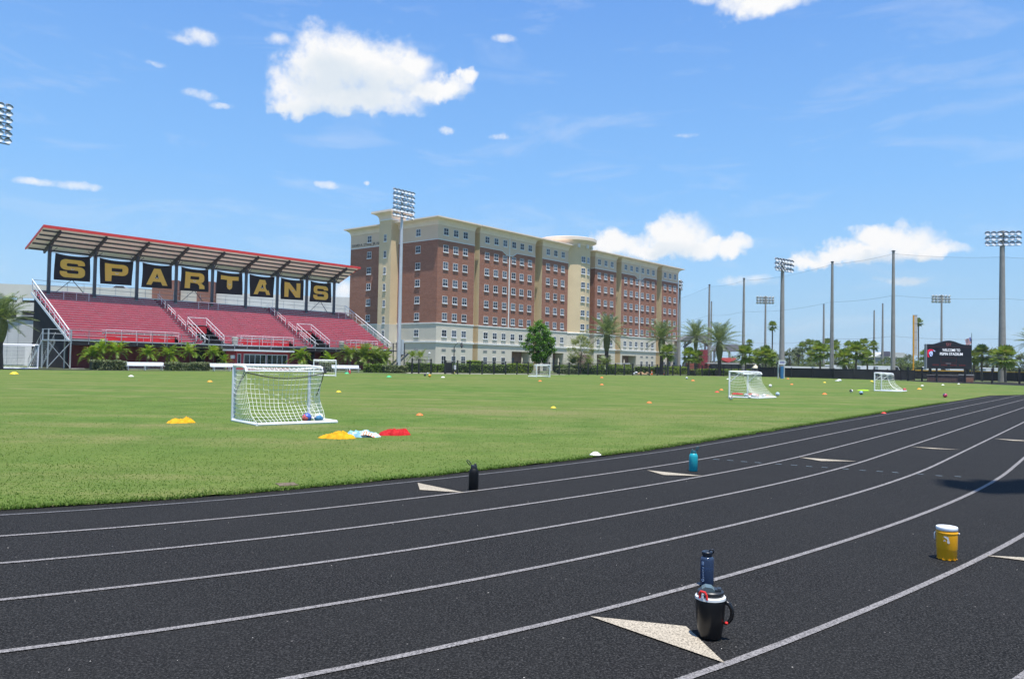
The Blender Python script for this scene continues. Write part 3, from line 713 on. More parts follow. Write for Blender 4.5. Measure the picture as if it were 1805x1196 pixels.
    for (a, c) in ((9.92, 11.38), (28.72, 31.18), (60.42, 62.78), (80.02, 82.68)):
        b = MB(); b.bx(a, c, 2.6, 15, 0, 27.4); b.bx(a + .02, a + .06, 0, 2.6, 5, 27); b.build('recessed_bay', TANST, T)
    # left returns of the bays in tan
    for x, z0, z1 in ((11.4, 0, 26.5), (31.2, 0, 26.5), (62.8, 0, 26.5), (82.7, 0, 26.5)):
        b = MB(); b.bx(x - .06, x - .02, .0, 2.58, z0 + .02, z1); b.build('bay_return', TANST, T)
    b = MB(); b.bx(49.05, 51.25, 2.6, 15, 0, 27.4); b.build('recessed_bay', BRICK, T)
    # round stair tower
    cx, cy, R = 44.8, 3.5, 5.4
    b = MB(); b.lathe([(R + .06, 0), (R + .06, 8.4)], 56, c=(cx, cy, 0)); b.build('tower_base', STUC, T, True)
    b = MB(); b.lathe([(R, 8.4), (R, 28.3)], 56, c=(cx, cy, 0)); b.build('round_tower', TANST, T, True)
    b = MB(); b.lathe([(R + .02, 28.2), (R + .15, 28.4), (R + .5, 28.85), (R + 1.35, 29.15), (R + 1.4, 29.2), (R + 1.4, 29.85), (R + 1.2, 29.95)], 56, c=(cx, cy, 0)); b.build('cornice', CORN, T, True)
    b = MB(); b.lathe([(R + .12, 8.3), (R + .16, 8.35), (R + .16, 8.55), (R + .05, 8.6)], 56, c=(cx, cy, 0)); b.lathe([(R + .08, 5.0), (R + .2, 5.05), (R + .2, 5.3), (R + .08, 5.35)], 56, c=(cx, cy, 0)); b.build('belt_course', TRIMW, T, True)
    b = MB()
    for a in (-52, -26, 0, 26):
        ang = rad(-90 + a); x, y = cx + (R + .3) * math.cos(ang), cy + (R + .3) * math.sin(ang); b.bx(x - .22, x + .22, y - .25, y + .25, 27.6, 28.4)
    b.build('bracket', TRIMW, T)
    b = MB(); b.bx(cx - 2.2, cx + 2.2, cy - R - .35, cy - R + .6, .0, 3.7); b.build('entrance_recess', MAUVE, T)
    # square tower on the left face
    b = MB(); b.bx(-1.9, .5, 10.7, 14.15, 5.3, 28.6); b.build('square_tower', TANST, T)
    b = MB(); b.bx(-1.94, .5, 10.66, 14.19, 0, 8.5); b.build('tower_base', STUC, T)
    cornice('cornice', -1.9, 1.5, 10.7, 14.15, (1.2, 1.2, 1.2, 1.2), 30.1, 28.6)
    b = MB(); b.bx(-2.0, -.02, 10.6, 14.25, 28.35, 28.58); b.build('belt_course', TRIMW, T)
    # windows
    fm, gm = {}, {}
    for key, (w, h) in {'std': (1.28, 1.32), 'slim': (.75, 1.35), 'tall': (1.2, 1.8)}.items():
        f, g = window_mesh(w, h); fm[key] = f; gm[key] = g
    me = {k: (fm[k].mesh('window', WFRAME), gm[k].mesh('pane', PANE)) for k in fm}
    rows = [25.6, 22.45, 19.3, 16.15, 13.0, 9.9]
    W_ = []
    for z in rows: W_.append(('std', 0, 5.2, z, -90)); W_.append(('std', 0, 19.3, z, -90)); W_.append(('slim', -1.9, 12.35, z - .6, -90))
    W_ += [('std', 0, 5.2, 6.8, -90), ('slim', -1.94, 12.35, 6.6, -90)]
    cols = [2.06, 4.68, 7.29] + [13.5, 16.2, 18.9, 21.7, 24.3, 26.95] + [33.2, 35.9, 38.6]
    c2 = [53.0, 55.75, 58.45] + [64.7, 67.35, 70.0, 72.75, 75.4, 78.1] + [84.3, 87.0, 89.7]
    for x in cols + c2:
        for z in rows + [6.8]: W_.append(('std', x, 0, z, 0))
    for x in (2.06, 4.68, 7.29, 13.5, 16.2, 18.9, 72.75, 75.4, 78.1, 84.3, 87.0, 89.7): W_.append(('tall', x, 0, 1.75, 0))
    for off in (-.95, 1.05):
        a = math.asin(off / R)
        for z in rows + [6.8]:
            zz = z if z > 25 else z
            rr = R + (.06 if z < 8 else 0); W_.append(('std', cx + rr * math.sin(a), cy - rr * math.cos(a), zz - (.55 if z > 25 else 0), math.degrees(a)))
    W_.sort(key=lambda q: (q[1] if q[4] != -90 else 0) )
    rest_f, rest_g = MB(), MB()
    for i, (k, x, y, z, a) in enumerate(W_):
        if i < 100:
            o = obj('window', me[k][0], T, (x, y, z), rad(a)); obj('pane', me[k][1], o)
        else:
            ca, sa = math.cos(rad(a)), math.sin(rad(a))
            for src, dst in ((fm[k], rest_f), (gm[k], rest_g)):
                dst.add([(x + p[0] * ca - p[1] * sa, y + p[0] * sa + p[1] * ca, z + p[2]) for p in src.v], src.f)
    nv = len(rest_f.v); rest_f.add(rest_g.v, rest_g.f, 1)
    tag(rest_f.build('window', [WFRAME, PANE], T), kind='stuff')
    vb = MB()
    for x in (2.06, 4.68, 7.29, 13.5, 16.2, 18.9, 72.75, 75.4, 78.1, 84.3, 87.0, 89.7):
        v_ = MB(); v_.bx(-.55, .55, -.04, -.003, -.19, .19)
        for k in range(3): v_.bx(-.52, .52, -.06, -.041, -.14 + k * .12, -.10 + k * .12)
        v_.build('vent', VENTM, T, loc=(x, 0, 3.75))
    v_ = MB(); v_.bx(-.04, -.003, 4.65, 5.75, 3.55, 3.95); v_.build('vent', VENTM, T)
    # raised lettering on the left face
    text_mesh('DAVID A. STRAZ, JR. HALL', .8, 'lettering', mat('bronze_letters', (.12, .10, .08), .5), T, (-.06, 24.75, 24.35), (rad(90), 0, rad(-90)), width=9.5)
    # dormer trim lines on the left face
    return T
def text_mesh(s, size, name, m, parent, loc, rot, ext=.03, align='LEFT', width=None, bold=0):
    cu = bpy.data.curves.new(name, 'FONT'); cu.body = s; cu.size = size; cu.extrude = ext / 2; cu.align_x = align; cu.offset = bold
    o = bpy.data.objects.new(name + '_tmp', cu); COL.objects.link(o)
    dg = bpy.context.evaluated_depsgraph_get(); me = bpy.data.meshes.new_from_object(o.evaluated_get(dg)); me.name = name
    bpy.data.objects.remove(o); bpy.data.curves.remove(cu)
    if width:
        xs = [v.co.x for v in me.vertices]; k = width / (max(xs) - min(xs))
        for v in me.vertices: v.co.x *= k
    me.materials.clear(); me.materials.append(m)
    o = obj(name, me, parent, loc); o.rotation_euler = rot; return o
hall()

# ------------------------------------------------------------------ parking garage, shed
GAR = mat('beige_garage_concrete', (.62, .60, .54), .85, 0, .08, .25); GARW = mat('white_garage_panel', (.70, .70, .68), .8, 0, .06, .3, dirt=((.4, .4, .4), .25))
def garage():
    a = AT(-60, 600, 168); c = AT(615, 600, 186); d = Vector((c.x - a.x, c.y - a.y, 0)); L = d.length
    T = thing('parking_garage', 'long beige parking garage with open decks behind the grandstand', 'garage', (a.x, a.y, 0), math.atan2(d.y, d.x))
    tops = [4.2, 8.2, 12.2, 16.3]
    b = MB()
    for z in tops[:-1]: b.bx(0, L * .62, 0, .5, z - 1.3, z + .5)
    b.bx(0, L * .62, 0, .5, 13.7, 16.6)
    for k in range(11): x = L * .62 * k / 10; b.bx(x - .5, x + .5, .05, .6, 0, 13.7)
    b.build('deck_panels', GAR, T)
    b = MB(); b.bx(L * .62 + .1, L, .3, .8, 11.9, 16.4)
    for k in range(24): x = L * .62 + .5 + k * (L * .38 - 1) / 23; b.bx(x, x + .12, .22, .298, 12.0, 16.3)
    b.build('parapet', GARW, T)
    b = MB(); b.bx(0, L, 5, 30, 0, 13.5); b.build('interior', DARK, T)  # solid near-black block paints the shade between the decks
    for (u0, u1, v0) in ((269, 314, 486), (345, 376, 488)):
        p0 = (AT(u0, v0, 174) - a).xy.dot(d.xy.normalized()); p1 = (AT(u1, v0, 174) - a).xy.dot(d.xy.normalized())
        b = MB(); b.bx(p0, p1, -2.5, 4, 0, 18.6); b.build('stair_tower', brick2, T)
brick2 = brickmat('garage_brick', (.34, .13, .085))
garage()
SHEDM = mat('white_clapboard', (.66, .67, .68), .7, 0, .05, .6)
def shed():
    p = AT(3, 640, 103); T = thing('shed', 'white clapboard shed with a low pitched roof left of the grandstand', 'shed', (p.x, p.y, 0), rad(24))
    b = MB(); b.bx(0, 9.0, 0, 7, 0, 6.0)
    for k in range(26): b.bx(.02, 8.98, -.035, -.002, .12 + k * .225, .27 + k * .225)
    b.build('wall', SHEDM, T)
    b = MB(); b.poly([(-.3, 5.3), (2.2, 6.5), (9.2, 6.6), (9.2, 6.75), (2.2, 6.68), (-.3, 5.45)], lambda x, z, d: (x, -.3 + d, z), 7.6); b.build('roof', mat('grey_shed_roof', (.32, .33, .34), .6), T)
    b = MB(); b.bx(2.6, 4.6, -.1, -.04, 0, 2.6); b.build('door', WHITEP, T)
    b = MB(); b.bx(1.7, 1.78, -.08, -.04, 0, 6); b.bx(.5, .58, -.08, -.04, 0, 5.6); b.build('corner_trim', GALV, T)
shed()
b = MB(); P = [(-14, 1.6), (-14, 2.2)]
T = thing('parked_car', 'silver car on the top deck of the beige garage', 'car', AT(214, 511, 176) - Vector((0, 0, .55)), rad(8))
b = MB(); prof = [(-2.1, .25), (2.1, .25), (2.15, .75), (1.3, .9), (.7, 1.42), (-1.0, 1.45), (-1.7, .95), (-2.15, .85)]
b.poly(prof, lambda x, z, d: (x, -.85 + d, z), 1.7); b.build('body', mat('silver_car_paint', (.6, .61, .62), .3, .4), T)
b = MB(); b.poly([(1.15, .93), (.66, 1.36), (-.95, 1.38), (-1.5, .96)], lambda x, z, d: (x, -.87 + d, z), 1.74); b.build('window', mat('dark_car_glass', (.02, .02, .025), .1), T)
for x in (-1.3, 1.3):
    for y in (-.86, .7):
        b = MB(); b.lathe([(.32, 0), (.32, .16)], 14); w = b.build('wheel', BLACKP, T, loc=(x, y + .16, .3)); w.rotation_euler.x = rad(90)

# ------------------------------------------------------------------ poles, floodlights, nets
LAMP = mat('lamp_housing', (.82, .83, .84), .35, .1, .06, 5); LAMPB = mat('lamp_visor', (.20, .22, .25), .5, .3, .1, 3)
POLEG = mat('galvanised_pole', (.56, .58, .60), .5, .3, .08, .5)
def lamp_mesh():
    b = MB(); n = 12
    b.lathe([(.10, -.42), (.17, -.34), (.20, -.22), (.34, -.05), (.36, 0), (.33, .02)], n)       # reflector bowl, opens to +z before turning
    V = [(.37 * math.cos(t), .37 * math.sin(t), z) for z, ts in ((-.04, 1), (.22, .8)) for t in [math.pi * (.0 + k / 8) for k in range(9)]]
    b.add(V, [(k, k + 1, 10 + k, 9 + k) for k in range(8)], 1)
    for v in range(len(b.v)):
        x, y, z = b.v[v]; a = rad(112)                                                            # tip forward (-y) and down
        yy, zz = y, z
        b.v[v] = (x, -(zz * math.sin(a)) + yy * -math.cos(a) * 1.0, zz * math.cos(a) + yy * math.sin(a))
    return b.mesh('lamp', [LAMP, LAMPB], True)
LAMPM = lamp_mesh()
def flood(label, p, h, rz, cols, rows, sx, sz, r0, r1, pm, ctrl=True, scale=1.0, back=False):
    T = thing('floodlight_pole', label, 'floodlight', (p[0], p[1], 0), rz, 'stadium floodlight poles')
    b = MB(); b.tube([(0, 0, 0), (0, 0, h * .5), (0, 0, h + rows * sz)], [r0, (r0 + r1) / 2, r1], 14); b.build('pole', pm, T, True)
    for r in range(rows):
        z = h + .3 + r * sz; b = MB(); wd = (cols - 1) * sx
        b.bar((-wd / 2 - .2, -.25, z - .2), (wd / 2 + .2, -.25, z - .2), .1, .1); b.bar((0, 0, z - .2), (0, -.25, z - .2), .16, .16)
        b.build('crossarm', LAMPB, T)
        for c in range(cols):
            o = obj('lamp', LAMPM, T, ((c - (cols - 1) / 2) * sx, -.4, z + .12), rad(random.uniform(-22, 22)), scale)
    if ctrl:
        b = MB(); b.bx(r0 + .02, r0 + .5, -.2, .2, 2.6, 5.0); b.build('control_box', POLEG, T)
    return T
fp = AT(702.5, 640, 126.5)
flood('tall grey floodlight pole with six lamp rows by the right end of the grandstand', (fp.x, fp.y), 24.6, RZ, 6, 6, .78, .78, .36, .2, POLEG)
fp = AT(-42, 640, 80)
flood('floodlight pole left of the grandstand, only its lamps reaching into the photo', (fp.x, fp.y), 23.3, RZ, 6, 6, .78, .72, .36, .2, POLEG)
fp = AT(1766.5, 640, 130)
flood('thick concrete floodlight pole with three lamp rows near the scoreboard', (fp.x, fp.y), 22.5, rad(-14), 6, 3, .92, .86, .62, .34, CONCP, False, 1.2)
fp = AT(1378, 640, 150)
flood('concrete floodlight pole above the blue padded post, lamps seen at a slant', (fp.x, fp.y), 20.0, rad(38), 6, 3, 1.0, .85, .55, .3, CONCP, False, 1.25)
fp = AT(1196.5, 640, 205)
flood('floodlight pole by the right end of the brick hall, lamps seen edge on', (fp.x, fp.y), 21.4, rad(74), 5, 3, .9, .9, .45, .3, CONCP, False, 1.3)
fp = AT(1348.5, 640, 255)
flood('far floodlight pole between the tall palm and the thick concrete pole', (fp.x, fp.y), 22.3, rad(180), 6, 3, 1.0, .85, .42, .25, CONCP, False, 1.3)
fp = AT(1659.5, 640, 250)
flood('far floodlight pole rising behind the scoreboard', (fp.x, fp.y), 23.3, rad(176), 6, 3, 1.0, .85, .42, .25, CONCP, False, 1.3)
flood('floodlight pole beside the track, outside the photo, its lamps shading the right lanes', (10.15, 5.45), 24.0, rad(8), 6, 4, .5, .45, .4, .25, POLEG, True, 1.3)

NETP = [(1249, 205, 502), (1310, 182, 491), (1466, 147, 462), (1574, 133, 443)]
NP = []
for i, (u, Y, vt) in enumerate(NETP):
    q = AT(u, 640, Y); h = AT(u, vt, Y).z; NP.append((q.x, q.y, h))
    lab = ['slender concrete net pole nearest the palms by the brick hall', 'concrete net pole rising right behind the large date palm', 'concrete net pole among the fan palms by the black fence', 'tallest concrete net pole, right of the small goal on the field'][i]
    T = thing('net_pole', lab, 'pole', (q.x, q.y, 0), 0, 'poles carrying the ball net')
    b = MB(); b.tube([(0, 0, 0), (0, 0, h)], [.40, .21], 14); b.build('shaft', CONCP, T, True)
    b = MB(); b.lathe([(.3, h), (.3, h + .12), (.1, h + .2)], 12); b.build('cap', DKSTEEL, T)
for (u, Y, vt, lab) in ((1451.5, 215, 537, 'thin far pole left of the pole among the fan palms'), (1540.5, 240, 548, 'thinnest far pole, left of the goal beside the tallest net pole'), (1555.5, 225, 536, 'thin far pole just left of the tallest net pole'), (1253, 260, 532, 'thin far pole hidden close behind the slender net pole')):
    q = AT(u, 640, Y); h = AT(u, vt, Y).z
    T = thing('far_pole', lab, 'pole', (q.x, q.y, 0), 0, 'thin poles beyond the black fence')
    b = MB(); b.tube([(0, 0, 0), (0, 0, h)], [.36, .2], 10); b.build('shaft', CONCP, T, True)
    b = MB(); b.lathe([(.22, h), (.1, h + .3)], 8); b.build('cap', DKSTEEL, T)
def net_mat():
    m = bpy.data.materials.new('fine_ball_netting'); t = nt(m)
    tr = N(t, 'ShaderNodeBsdfTransparent'); d = pbsdf(t, (.10, .11, .12), .9, 0, .1)
    mx = N(t, 'ShaderNodeMixShader'); mx.inputs[0].default_value = .055
    t.links.new(tr.outputs[0], mx.inputs[1]); t.links.new(d.outputs[0], mx.inputs[2]); out(t, mx.outputs[0]); return m
NETM = net_mat()
def big_net(name, label, P, levels, alpha_top):
    T = thing(name, label, 'net', (0, 0, 0))
    sheet = MB(); cab = {k: MB() for k in range(len(levels))}
    for (a, c) in zip(P[:-1], P[1:]):
        n = 14
        def pt(t, f):
            h = a[2] + (c[2] - a[2]) * t; L = math.hypot(c[0] - a[0], c[1] - a[1])
            return Vector((a[0] + (c[0] - a[0]) * t, a[1] + (c[1] - a[1]) * t, h * f - 4 * t * (1 - t) * L * .018 * (1 if f > .3 else .4)))
        sheet.grid(lambda u, v: pt(u, .02 + .97 * v), n, 6)
        for k, f in enumerate(levels): cab[k].tube([pt(i / n, f) for i in range(n + 1)], .017, 4, caps=False)
    sheet.build('netting', NETM, T)
    for k in cab: cab[k].build('cable', DKSTEEL, T)
fe = AT(1196.5, 640, 206); rt = AT(1766.5, 640, 130.5); rr = AT(1990, 640, 128)
big_net('ball_net', 'tall see-through ball net hung on cables between concrete poles', [(fe.x, fe.y, 19.5)] + [(p[0], p[1], p[2] - .15) for p in NP] + [(rt.x, rt.y, 21.0), (rr.x, rr.y, 21)], (.99, .66, .34, .2), .05)

# ------------------------------------------------------------------ fences
def fence(name, label, cat, P, h, step, mesh_m, post=.06, rail=True, capm=None, phase=0):
    T = thing(name, label, cat, (0, 0, 0)); pan = MB(); posts = []; rl = MB(); cp = MB()
    for (a, c) in zip(P[:-1], P[1:]):
        a, c = Vector((a[0], a[1], 0)), Vector((c[0], c[1], 0)); L = (c - a).length; n = max(1, round(L / step)); d = (c - a) / n
        for i in range(n): posts.append(a + d * i)
        pan.add([a + Vector((0, 0, .05)), c + Vector((0, 0, .05)), c + Vector((0, 0, h)), a + Vector((0, 0, h))], [(0, 1, 2, 3)])
        rl.bar(a + Vector((0, 0, h)), c + Vector((0, 0, h)), .05, .05); rl.bar(a + Vector((0, 0, .12)), c + Vector((0, 0, .12)), .04, .04)
        if capm: cp.bar(a + Vector((0, 0, h + .09)), c + Vector((0, 0, h + .09)), .16, .16)
    posts.append(c)
    pan.build('mesh_panel', mesh_m, T)
    if rail: rl.build('rail', BLACKP, T)
    if capm: cp.build('padded_cap', capm, T)
    for p in posts[:98]:
        b = MB(); b.bx(-post, post, -post, post, 0, h + .1); b.bx(-post - .02, post + .02, -post - .02, post + .02, h + .1, h + .14); b.build('post', BLACKP, T, loc=p)
    return T
def link_mat(name, a):
    m = bpy.data.materials.new(name); t = nt(m); P = N(t, 'ShaderNodeNewGeometry').outputs['Position']
    tr = N(t, 'ShaderNodeBsdfTransparent'); d = pbsdf(t, (.012, .012, .013), .6)
    n1 = noise_(t, P, .5, 3); r = ramp(t, n1, [(.3, a * .85), (.7, min(1, a * 1.1))])
    mx = N(t, 'ShaderNodeMixShader'); t.links.new(r, mx.inputs[0]); t.links.new(tr.outputs[0], mx.inputs[1]); t.links.new(d.outputs[0], mx.inputs[2]); out(t, mx.outputs[0]); return m
CHAIN = link_mat('black_chain_link', .17)
SCREEN = mat('black_windscreen', (.012, .013, .016), .8, 0, .35, .35)
F1 = [G(726, 658.0), G(738, 658.0), G(759.5, 658.2)]
fence('chain_fence', 'short black chain link fence left of the open gate near the stand', 'fence', F1, 1.75, 1.5, CHAIN, .09)
F2 = [G(784, 658.6), G(950, 660), G(1100, 661.2), G(1262, 662.2), G(1340, 663.0)]
fence('chain_fence', 'long black chain link fence in front of the brick hall', 'fence', F2, 1.65, 1.95, CHAIN, .085)
b = MB(); g = G(785, 658.4); g2 = G(797, 658.5)
T = thing('gate_panel', 'black solid gate leaf standing beside the long chain link fence', 'gate', (g.x, g.y, 0), math.atan2(g2.y - g.y, g2.x - g.x))
b.bx(.1, .95, -.04, .04, .1, 1.45); b.build('panel', BLACKP, T)
b = MB(); b.bar((0, 0, 0), (0, 0, 1.75), .18, .18); b.bar((1.0, 0, 0), (1.0, 0, 1.6), .06, .06); b.bar((0, 0, 1.5), (1, 0, 1.5), .06, .06); b.build('frame', BLACKP, T)
F3 = [G(1336, 663.6), G(1395, 665.3), G(1470, 667.5), G(1540, 669.2), G(1612, 670.2)]
fence('windscreen_fence', 'black windscreen fence along the far side behind the fan palms', 'fence', F3, 1.6, 3.0, SCREEN, .06)
F4 = [G(1606, 667.6), G(1700, 669.6), G(1760, 671.5), G(1850, 674.2), G(1960, 678)]
fence('outfield_fence', 'black outfield fence with a yellow padded top behind the scoreboard', 'fence', F4, 1.55, 3.2, SCREEN, .05, True, mat('yellow_pad', (.75, .42, .02), .6))
F5 = [G(1600, 671.2), G(1651, 672.9), G(1701, 674), G(1749, 675.2), G(1797, 676.4), G(1900, 680)]
fence('chain_fence', 'black fence of wide spaced posts in front of the low brick wall', 'fence', F5, 1.95, 2.9, link_mat('thin_black_link', .12), .095)
# low brick wall
a, c = G(1634, 671.6), G(1716, 673.6); d = c - a
T = thing('brick_wall', 'low brick wall with a pale cap under the scoreboard', 'wall', (a.x, a.y, 0), math.atan2(d.y, d.x)); L = d.length
b = MB(); b.bx(0, L - 1, 0, .4, 0, .92); b.build('wall', brickmat('dark_brown_brick', (.13, .065, .05)), T)
b = MB(); b.bx(-.05, L - 1, -.06, .46, .92, 1.02); b.build('cap', mat('weathered_cap_stone', (.30, .26, .23), .8), T)
b = MB(); b.bx(L - 1, L, -.1, .5, 0, .95); b.build('pier', brickmat('orange_brick', (.46, .19, .10)), T)
b = MB(); b.bx(L - 1.9, L + .08, -.16, .56, 1.03, 1.15); b.build('pier_cap', CONC, T)

# ------------------------------------------------------------------ scoreboard
def scoreboard():
    Y = 128; a = AT(1633.8, 650, Y); c = AT(1712.2, 651.5, Y); Wd = (c - a).length
    zb = AT(1672, 649.6, Y).z; zt = AT(1634, 606, Y).z; zc = AT(1672, 599.8, Y).z
    T = thing('scoreboard', 'large black scoreboard with an arched top reading WELCOME TO PEPIN STADIUM', 'scoreboard', (a.x, a.y, 0), 0)
    SB = mat('scoreboard_navy_black', (.010, .011, .016), .45, 0, .2, .5)
    P = [(0, zb), (Wd, zb), (Wd, zt)] + [(Wd * (1 - k / 24), zt + (zc - zt) * (.5 - .5 * math.cos(2 * math.pi * min(1, max(0, ((k / 24) - .12) / .76))))) for k in range(0, 25)]
    b = MB(); b.poly(P, lambda x, z, d: (x, d, z), .7); b.build('cabinet', SB, T)
    b = MB(); b.bx(-.08, -.005, -.02, .68, zb, zt); b.build('side_edge', mat('grey_edge', (.4, .4, .42), .5), T)
    def em(name, c, s):
        m = bpy.data.materials.new(name); t = nt(m); e = N(t, 'ShaderNodeEmission'); e.inputs[0].default_value = c4(c); e.inputs[1].default_value = s; out(t, e.outputs[0]); return m
    H = zt - zb; f = lambda v: zb + H * v
    b = MB(); b.bx(.1, Wd - .1, -.03, -.003, f(.50), f(.86)); scr = b.build('screen', mat('dark_led_screen', (.006, .006, .012), .4, 0, .1), T)
    LED = em('white_led', (.78, .86, 1.0), .95)
    text_mesh('WELCOME TO', .62, 'message', LED, scr, (Wd * .545, -.05, f(.715)), (rad(90), 0, 0), .01, 'CENTER', Wd * .40, .008)
    text_mesh('PEPIN STADIUM', .62, 'message', LED, scr, (Wd * .545, -.05, f(.555)), (rad(90), 0, 0), .01, 'CENTER', Wd * .51, .008)
    # helmet emblem: red crest, pale blue face guard
    RED, BLU = em('red_led', (.85, .02, .08), .8), em('pale_blue_led', (.45, .60, 1.0), .85)
    k = .165 * Wd / 1.0; ox, oz = .06, f(.47)
    b = MB()
    b.poly([(.02, .95), (.30, 1.06), (.72, 1.02), (.95, .86), (.80, .84), (.55, .88), (.34, .80), (.18, .62), (.12, .40), (.14, .16), (.30, .0), (.10, -.02), (.0, .12)], lambda x, z, d: (ox + x * k, -.05 - d, oz + z * k), .012); b.build('emblem_crest', RED, scr)
    b = MB()
    b.poly([(.20, .58), (.36, .76), (.56, .82), (.70, .72), (.72, .44), (.64, .16), (.48, .06), (.34, .14), (.30, .34), (.22, .40)], lambda x, z, d: (ox + x * k, -.065 - d, oz + z * k), .012)
    b.poly([(.76, .98), (1.02, .86), (1.04, .66), (.96, .78), (.80, .86)], lambda x, z, d: (ox + x * k, -.065 - d, oz + z * k), .012); b.build('emblem_face', BLU, scr)
    b = MB(); b.poly([(.36, .50), (.50, .46), (.46, .38), (.34, .42)], lambda x, z, d: (ox + x * k, -.08 - d, oz + z * k), .012)
    b.poly([(.50, .34), (.62, .30), (.52, .16), (.44, .24)], lambda x, z, d: (ox + x * k, -.08 - d, oz + z * k), .012); b.build('emblem_lines', mat('emblem_dark', (.05, .08, .2), .5), scr)
    LR = mat('dull_red_lettering', (.34, .10, .10), .6); DR = mat('dark_red_digits', (.12, .012, .014), .5)
    text_mesh('UT', .62, 'club_mark', LR, T, (Wd * .49, -.02, f(.95)), (rad(90), 0, 0), .02, 'CENTER', None, .03)
    b = MB(); b.bx(Wd * .425, Wd * .535, -.03, -.003, f(1.035), f(1.06)); b.build('club_mark', LR, T)
    b = MB()
    x0, x1, z0, z1 = Wd * .31, Wd * .665, f(.245), f(.465)
    b.bx(x0, x1, -.025, -.003, z1 - .05, z1); b.bx(x0, x1, -.025, -.003, z0, z0 + .05); b.bx(x0, x0 + .05, -.025, -.003, z0 + .05, z1 - .05); b.bx(x1 - .05, x1, -.025, -.003, z0 + .05, z1 - .05)
    b.build('clock_frame', DR, T)
    for q in (.19, .38, .59, .79):
        b = MB()
        for j in range(4): b.bx(Wd * (q - .065) + j * .27, Wd * (q - .065) + j * .27 + .2, -.025, -.003, f(.12), f(.185))
        b.build('caption', DR, T)
    b = MB(); b.bx(Wd * .42, Wd * .54, -.025, -.003, f(.205), f(.225)); b.build('maker_plate', mat('grey_maker_plate', (.35, .35, .36), .5), T)
    for q in (.10, .95):
        b = MB(); b.bx(Wd * q - .16, Wd * q + .16, .2, .55, 0, zb); b.build('leg', BLACKP, T)
    b = MB(); b.bx(.1, Wd - .1, -.025, -.004, f(.885), f(.895)); b.build('trim_line', DR, T)
scoreboard()
# flag behind the scoreboard
q = AT(1712.6, 660, 141); zt = AT(1712.6, 586.5, 141).z
T = thing('flagpole', 'flagpole with a striped red, white and blue flag behind the scoreboard', 'flag', (q.x, q.y, 0))
b = MB(); b.tube([(0, 0, 0), (0, 0, zt)], [.08, .04], 8); b.build('pole', DKSTEEL, T, True)
b = MB(); n = 13
def fl(u, v): return (-.98 * u - .05 + .08 * math.sin(v * 4), .16 * math.sin(u * 7 + v), zt - .75 - 1.15 * (1 - v) - .45 * u - .25 * u * (1 - v) + .3 * u * v * 0)
for k in range(n): b.grid(lambda u, v: fl(u, (k + v) / n), 10, 1, 0 if k % 2 == 0 else 1)
fo = b.build('flag', [mat('flag_red', (.62, .06, .08), .8), mat('flag_white', (.82, .82, .82), .8)], T)
b = MB(); b.grid(lambda u, v: (fl(u * .42, .46 + .54 * v)[0], fl(u * .42, .46 + .54 * v)[1] - .02, fl(u * .42, .46 + .54 * v)[2]), 5, 4); b.grid(lambda u, v: (fl(u * .42, .46 + .54 * v)[0], fl(u * .42, .46 + .54 * v)[1] + .02, fl(u * .42, .46 + .54 * v)[2]), 5, 4); b.build('canton', mat('flag_blue', (.10, .14, .42), .8), fo)
# foul pole with its screen wing
q = G(1609.8, 669.8); zt = AT(1610, 555, q.y).z
T = thing('foul_pole', 'orange and yellow foul pole with a grey mesh wing left of the scoreboard', 'pole', (q.x, q.y, 0))
b = MB(); b.tube([(0, 0, 0), (0, 0, zt)], .12, 10); b.build('pole', mat('orange_yellow_paint', (.80, .36, .03), .5), T, True)
b = MB(); z = 4.0
b.bx(.14, .62, -.02, .02, z, zt)
b.build('wing', link_mat('wing_mesh', .0) if False else mat('grey_mesh_wing', (.55, .50, .45), .7), T)
b = MB()
for k in range(6): zz = z + (zt - z) * k / 5; b.bar((.1, -.03, zz), (.64, -.03, zz), .03, .03)
b.build('wing_bar', GALV, T)
# blue padded post with a white framed board
q = G(1378, 667)
T = thing('marker_post', 'blue padded post carrying a small white framed board by the black fence', 'post', (q.x, q.y, 0))
zt = AT(1378, 634.5, q.y).z
b = MB(); b.tube([(0, 0, 0), (0, 0, zt - .9)], .24, 12); b.build('pad', mat('blue_pad', (.03, .16, .34), .6), T, True)
b = MB(); b.tube([(-.42, .3, 0), (-.42, .3, zt - .6)], .12, 8); b.tube([(.42, .3, 0), (.42, .3, zt - .6)], .12, 8); b.build('support', POLEG, T)
b = MB(); w = .5
b.bx(-.5, .5, -.12, -.04, zt - .62, zt - .50); b.bx(-.5, .5, -.12, -.04, zt - .12, zt); b.bx(-.5, -.38, -.12, -.04, zt - .5, zt - .12); b.bx(.38, .5, -.12, -.04, zt - .5, zt - .12); b.build('board_frame', WHITEP, T)
b = MB(); b.bx(-.38, .38, -.09, -.05, zt - .5, zt - .12); b.build('board', mat('lilac_board', (.30, .30, .48), .4), T)

